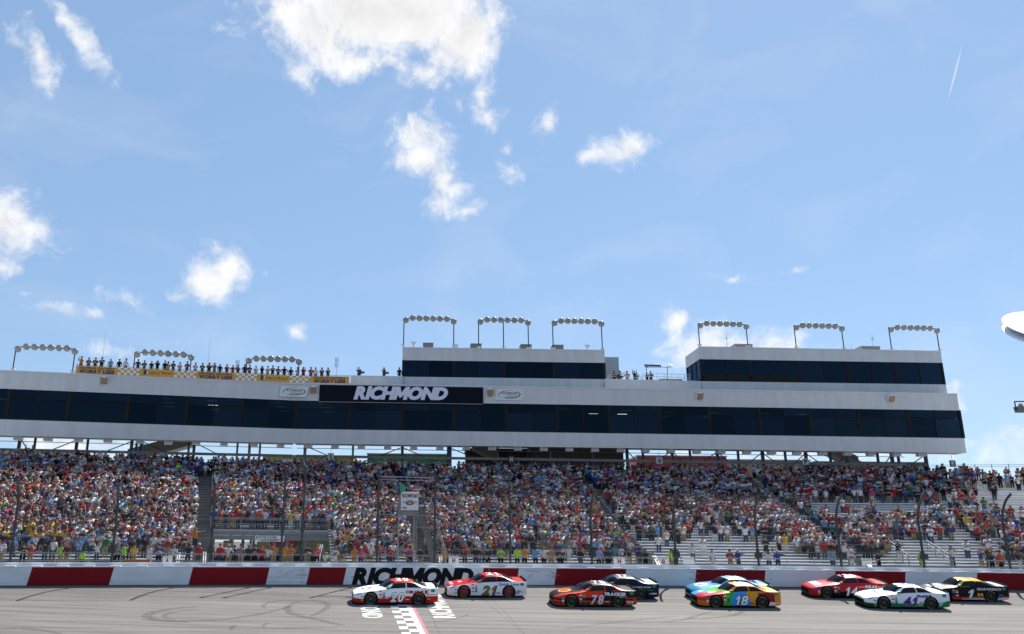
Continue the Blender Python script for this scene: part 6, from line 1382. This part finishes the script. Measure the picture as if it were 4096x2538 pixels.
    mesh_obj('roundel', v, [(0, i+1, (i+1) % n+1) for i in range(n)], m_green, b, local=True)
    return e
roof = lambda x, z, t: t > 3.7 and (2.05 if t > 5 else 2.25) < x < 3.55
def p20(x, y, z, t):
    if t < 0: return 'b8201c' if z > .45 else '151515'
    if roof(x, z, t): return 'b82018'
    if t > 3.0 and x > 3.4 and x < 4.3 and t > 4.1: return '15161a'
    if t > 3.5 and x > 4.25: return 'e6e6e8'
    if t < 3.2:
        zl_ = .40+.045*max(0, x-1.3)
        if z < zl_-.03: return 'b51a16'
        if z < zl_+.005: return 'e8e8ea'
        if z < zl_+.045 and x > 1.5: return 'c8681c'
    return 'e4e5e8'
def h20(b): ellipse_top('hood_emblem', .78, -.0, .30, .36, 'b82018', b); ellipse_top('hood_emblem', .78, 0, .2, .22, 'e8e8ea', b, .018); rect_decal('pillar_stripe', 4.02, 4.24, .915, .96, 'd07a20', b)
car((1482, 2420), (1674, 2420), 'white and red race car number 20, leading the field at the start line', p20, '20', 'e6e6e8', '1a1a1a', 'eeeeee', [('CIRCLE', 3.02, 4.05, .66, .80, 'a01420', .065), ('K', 4.15, 4.38, .64, .82, 'a01420', .065)], hood=h20)
def p21(x, y, z, t):
    if t < 0: return 'd8d8da' if z > .45 else '151515'
    if t > 3.0 and not (x < .35 and t < 4): return 'b81620' if not (3.75 < x < 4.25 and t > 4.2) else '15161a'
    return 'e2e3e6'
car((1855, 2391), (2034, 2391), 'white race car number 21 with red hood, roof and wheels', p21, '21', '8a6a30', '1a1410', 'e8e8ea', [('Quick Lane', 3.15, 4.42, .74, .88, '1c4a98', .03), ('MOTORCRAFT', 4.25, 4.8, .33, .40, 'a01824', .0)], rim=True, hood=lambda b: (text_decal('hood_lettering', 'MOTORCRAFT', .18, .42, 0, 1, 'e8e8ea', b, .03, 0, fn=lambda a, q, k=0: top_pt(.2+.2*q, .5-(a-.18)/.24, .012)), ellipse_top('hood_emblem', .85, 0, .13, .18, 'd8d8d8', b)))
def p78(x, y, z, t):
    if t < 0: return '151517'
    if t > 3.1 and x < 1.7: return '17181a' if t > 4 else 'd22a14'
    if roof(x, z, t): return '1a1a1c'
    if t > 2.95: return 'd8301a' if x < 3.1 or (3.5 < x < 4.1 and t < 4.2) else '1a1a1c'
    if z < .17 or (x > 4.2 and .48 < z < .56): return 'e0321a'
    if z < .30: return '2c2a22' if (math.sin(x*23)+math.sin(x*57+z*40)) > 0 else '4a4434'
    if z < .40: return 'e0321a'
    if x < 1.45: return 'd2301a' if z > .50 else '17181a'
    if z < .56+.05*(x-2): return '17181a'
    return 'e0321a' if x < 2.9 else '1a1a1c'
car((2285, 2428), (2471, 2430), 'red and black race car number 78 with yellow oval on the hood', p78, '78', 'c8cace', 'c02018', 'f0f0f0', [('TRACKER', 2.95, 4.25, .68, .83, 'e4e4e6', .065, .25), ('BOATS', 3.9, 4.3, .58, .65, 'd0d0d0', .03), ('ROW', 4.35, 4.75, .22, .36, 'c8c8c8', .065)], hood=lambda b: (ellipse_top('hood_emblem', .80, 0, .40, .46, 'c8902c', b), ellipse_top('hood_emblem', .80, .05, .26, .28, 'a8481c', b, .018)))
def p17(x, y, z, t):
    if t < 0: return '10131c'
    if t > 3.4 and x > 4.25: return 'd4d6da'
    if t > 4.1 and 3.6 < x < 4.25: return '0e1014'
    if t < 3 and .56 < z < .595 and 3.2 < x < 4.6: return '14784a'
    return '141d3c'
car((2386, 2397), (2564, 2399), 'dark navy race car number 17 half hidden behind the red and black car', p17, '17', 'dddddf', '101010', 'd8e0d0', [('FIFTH THIRD BANK', 2.95, 4.42, .70, .79, 'd8dade', .03)], extra=lambda b: rect_decal('number_plate', 4.4, 4.78, .33, .41, 'd8d8d8', b))
def p24(x, y, z, t):
    if t < 0: return '2a5878'
    if t > 4.1 and 3.6 < x < 4.2: return '12161c'
    if x < .55: return '2f7da0'
    if x < 1.7 and t > 3: return '5f9fcf'
    return '6ea6dc'
car((2838, 2402), (3011, 2404), 'light blue race car number 24 with white hood oval, behind the multicoloured car', p24, '24', 'e8e8ea', '1a1a1a', 'eeeeee', [('24', 4.35, 4.55, .62, .74, '202020', .03)], hood=lambda b: (ellipse_top('hood_emblem', .85, 0, .42, .46, 'dfe3e6', b), text_decal('hood_lettering', 'KELLY', .55, 1.15, 0, 1, '3a3c40', b, .03, 0, fn=lambda a, q, k=0: top_pt(a, -.15+.3*q, .022))))
def p18(x, y, z, t):
    if t < 0: return '141416'
    if roof(x, z, t) or (t > 3 and 1.75 < x < 3.6): return 'dc8c1c'
    if t > 4.1 and 3.6 < x < 4.2: return '14161a'
    if t > 3.4 and x > 4.2: return 'd8a040'
    if t > 3 and x < 1.75:
        if y < -.15 - .2*(x-.6): return 'b81c26' if x < 1.55 else '48b828'
        return '2a9ad8' if x < .9 else '48b828'
    if x < .75: return 'c42c20' if z > .40 else 'c86c1c'
    if x < 1.45: return 'a81c24' if z > .6 else 'c03a1c'
    if x < 2.02-.1*math.sin(z*5): return '2cae2c'
    if x < 2.98+.12*math.sin(z*6): return '2f8fdc'
    if x < 3.55: return 'd8902c'
    if x < 4.55: return '8a1c24' if z < .88 else 'c8862c'
    return 'd88a20'
car((2864, 2431), (3047, 2433), 'multicoloured race car number 18 with yellow roof and green and blue doors', p18, '18', 'e8e8ea', '141414', 'f0f0f0', [('m', 3.98+.22, 4.52, .18, .42, 'e6e6e6', .065, .25), ("m's", 4.56, 4.82, .26, .38, 'd8d8d8', .03, .25)], hood=lambda b: (text_decal('hood_lettering', 'm', .75, 1.15, 0, 1, 'f0f0f0', b, .065, 0, fn=lambda a, q, k=0: top_pt(a, -.5+.3*q, .014)), text_decal('hood_lettering', 'm', .35, .6, 0, 1, 'e8f0f4', b, .065, 0, fn=lambda a, q, k=0: top_pt(a, .1+.3*q, .014))))
def p14(x, y, z, t):
    if t < 0: return '8a1420' if z > .45 else '151517'
    if t < 3 and z < .34+.02*(x-2): return '121214' if x > 1.3 else 'a81624'
    if t < 2 and x > 1.45 and z < .42: return '1a1214'
    if t > 4.1 and 3.6 < x < 4.2: return '14161a'
    return 'b41a2c'
car((3309, 2393), (3482, 2395), 'red race car number 14 with white roof number, beside the white and green car', p14, '14', 'e4e4e6', '701018', 'f0f0f0', [('HAAS', 3.45, 4.15, .66, .82, 'e4e4e6', .065, .25), ('CNC', 4.22, 4.55, .68, .76, 'd8d8da', .03)], hood=lambda b: text_decal('hood_lettering', 'HUNTBROS', .3, 1.3, 0, 1, 'eaeaec', b, .065, 0, fn=lambda a, q, k=0: top_pt(.45+.45*q, .55-(a-.3)*1.1, .014)), extra=lambda b: rect_decal('side_stripe', 3.0, 3.45, .70, .73, 'e0e0e2', b))
def p41(x, y, z, t):
    if t < 0: return 'd0d2d4' if z > .47 else '151517'
    if t < 3 and z < .335+.02*max(0, x-3.8)*8: return '0f7a4a' if x > .4 else '14382a'
    if t > 4.1 and 3.6 < x < 4.2: return '14161a'
    return 'e4e5e9'
car((3535, 2436), (3721, 2438), 'white race car number 41 with green lower band, nearest at right', p41, '41', '1a3a9a', 'd8783c', '2a4aa0', [('Mobil', 3.02, 3.62, .70, .83, '1c3a8c', .065), ('1', 3.68, 3.8, .70, .84, '181818', .065), ('HAAS', 3.12, 3.42, .36, .46, 'b01c28', .03)], hood=lambda b: (text_decal('hood_lettering', 'Mobil', .45, 1.2, 0, 1, '2448a0', b, .065, 0, fn=lambda a, q, k=0: top_pt(.95+.25*q, .5-(a-.45)*1.0, .014)), text_decal('hood_lettering', 'HAAS AUTOMATION', .3, 1.2, 0, 1, '404448', b, .0, 0, fn=lambda a, q, k=0: top_pt(.55+.12*q, .5-(a-.3)*1.05, .014))))
def p1(x, y, z, t):
    if t < 0: return '17171a'
    if roof(x, z, t) or (2.0 < x < 2.6 and t > 3) or (t > 3.7 and 2.0 < x < 3.7 and t < 4.3): return 'd8b028'
    if t > 3.5 and x > 4.25: return 'b8bac0'
    if t < 3 and x > 1.4:
        a = .18+.03*(x-1.4)
        if a < z < a+.11: return 'c42a1c'
        if z <= a and x > 1.5: return 'c8cacc' if x > 2.0 else 'c42a1c'
        if x > 4.35 and z < .30: return 'd0a048' if z < .22 else 'd8d8d8'
    return '141416'
car((3782, 2406), (3958, 2408), 'black race car number 1 with yellow roof and red stripe, rightmost on the track', p1, '1', 'dadadc', '202020', '1a1a1a', [('GEARWRENCH', 2.98, 4.42, .71, .84, 'dcdcde', .03, .25), ('M', 3.0, 3.3, .36, .52, 'd8a81c', .065)], hood=lambda b: (text_decal('hood_lettering', 'GEAR', .3, 1.3, 0, 1, 'e0e0e2', b, .065, 0, fn=lambda a, q, k=0: top_pt(1.0+.3*q, .5-(a-.3)*.95, .014)), text_decal('hood_lettering', 'WRENCH', .3, 1.3, 0, 1, 'e0e0e2', b, .065, 0, fn=lambda a, q, k=0: top_pt(.55+.3*q, .55-(a-.3)*1.05, .014))), numbox=(2.32, 2.62, .26, .74))

# ------------------------------------------------------------------ right edge: white dish pair and small floodlight, hung from a mast past the picture
m_dish = M('bright white panel', (.9, .9, .9), .4)
e = empty('dish_lamp', P(4230, 2100, 50), 'pair of large white round dishes on a mast, cut by the right picture edge', 'dish lamp')
c1, c2 = P(4214, 1308, 50), P(4216, 1340, 49.7)
mb = P(4280, 2330, 50); g = MB(); g.tube((c1[0]+1.6, c1[1]+1.2, 2.0), (c1[0]+1.6, c1[1]+1.2, c1[2]+.6), .16, 10); g.tube((c1[0]+1.6, c1[1]+1.2, c1[2]), c1+(0, .2, .1), .07); g.build('mast', m_galv, e)
for c in (c1, c2):
    g = MB(); g.lathe(c, (-.05, -.585, .81), [(0, 2.60), (.02, 2.65), (.05, 2.62), (.06, 2.5)], 40); g.build('dish', m_dish, e)
e = empty('small_floodlight', P(4120, 1620, 50), 'small black framed floodlight on an arm at the right picture edge', 'floodlight')
c = P(4083, 1628, 50); g = MB(); fr_ = .32
for a, b in (((-fr_, 0, .32), (fr_, 0, .32)), ((-fr_, 0, -.2), (-fr_, 0, .32)), ((fr_, 0, -.2), (fr_, 0, .32)), ((-fr_, 0, .32), (2.2, .3, .42))): g.tube(c+np.array(a), c+np.array(b), .035)
g.build('frame', m_post, e); g = MB(); g.prism([c+np.array(q) for q in ((-.3, -.15, 0), (.3, -.15, 0), (.24, -.15, -.33), (-.24, -.15, -.33))], (0, .4, 0)); g.build('housing', m_hv, e)
g = MB(); g.lathe(c+(0, 0, 0), (0, 0, 1), [(0, .16), (.12, .12), (.2, .05)], 10); g.build('bulb', m_lens, e)
g = MB(); g.tube((c[0]+2.2, c[1]+.3, 2.0), (c[0]+2.2, c[1]+.3, c[2]+.6), .09, 8); g.build('pole', m_post, e)
for o in bpy.data.objects:
    if o.type == 'MESH' and not o.data.materials: o.data.materials.append(m_galv)
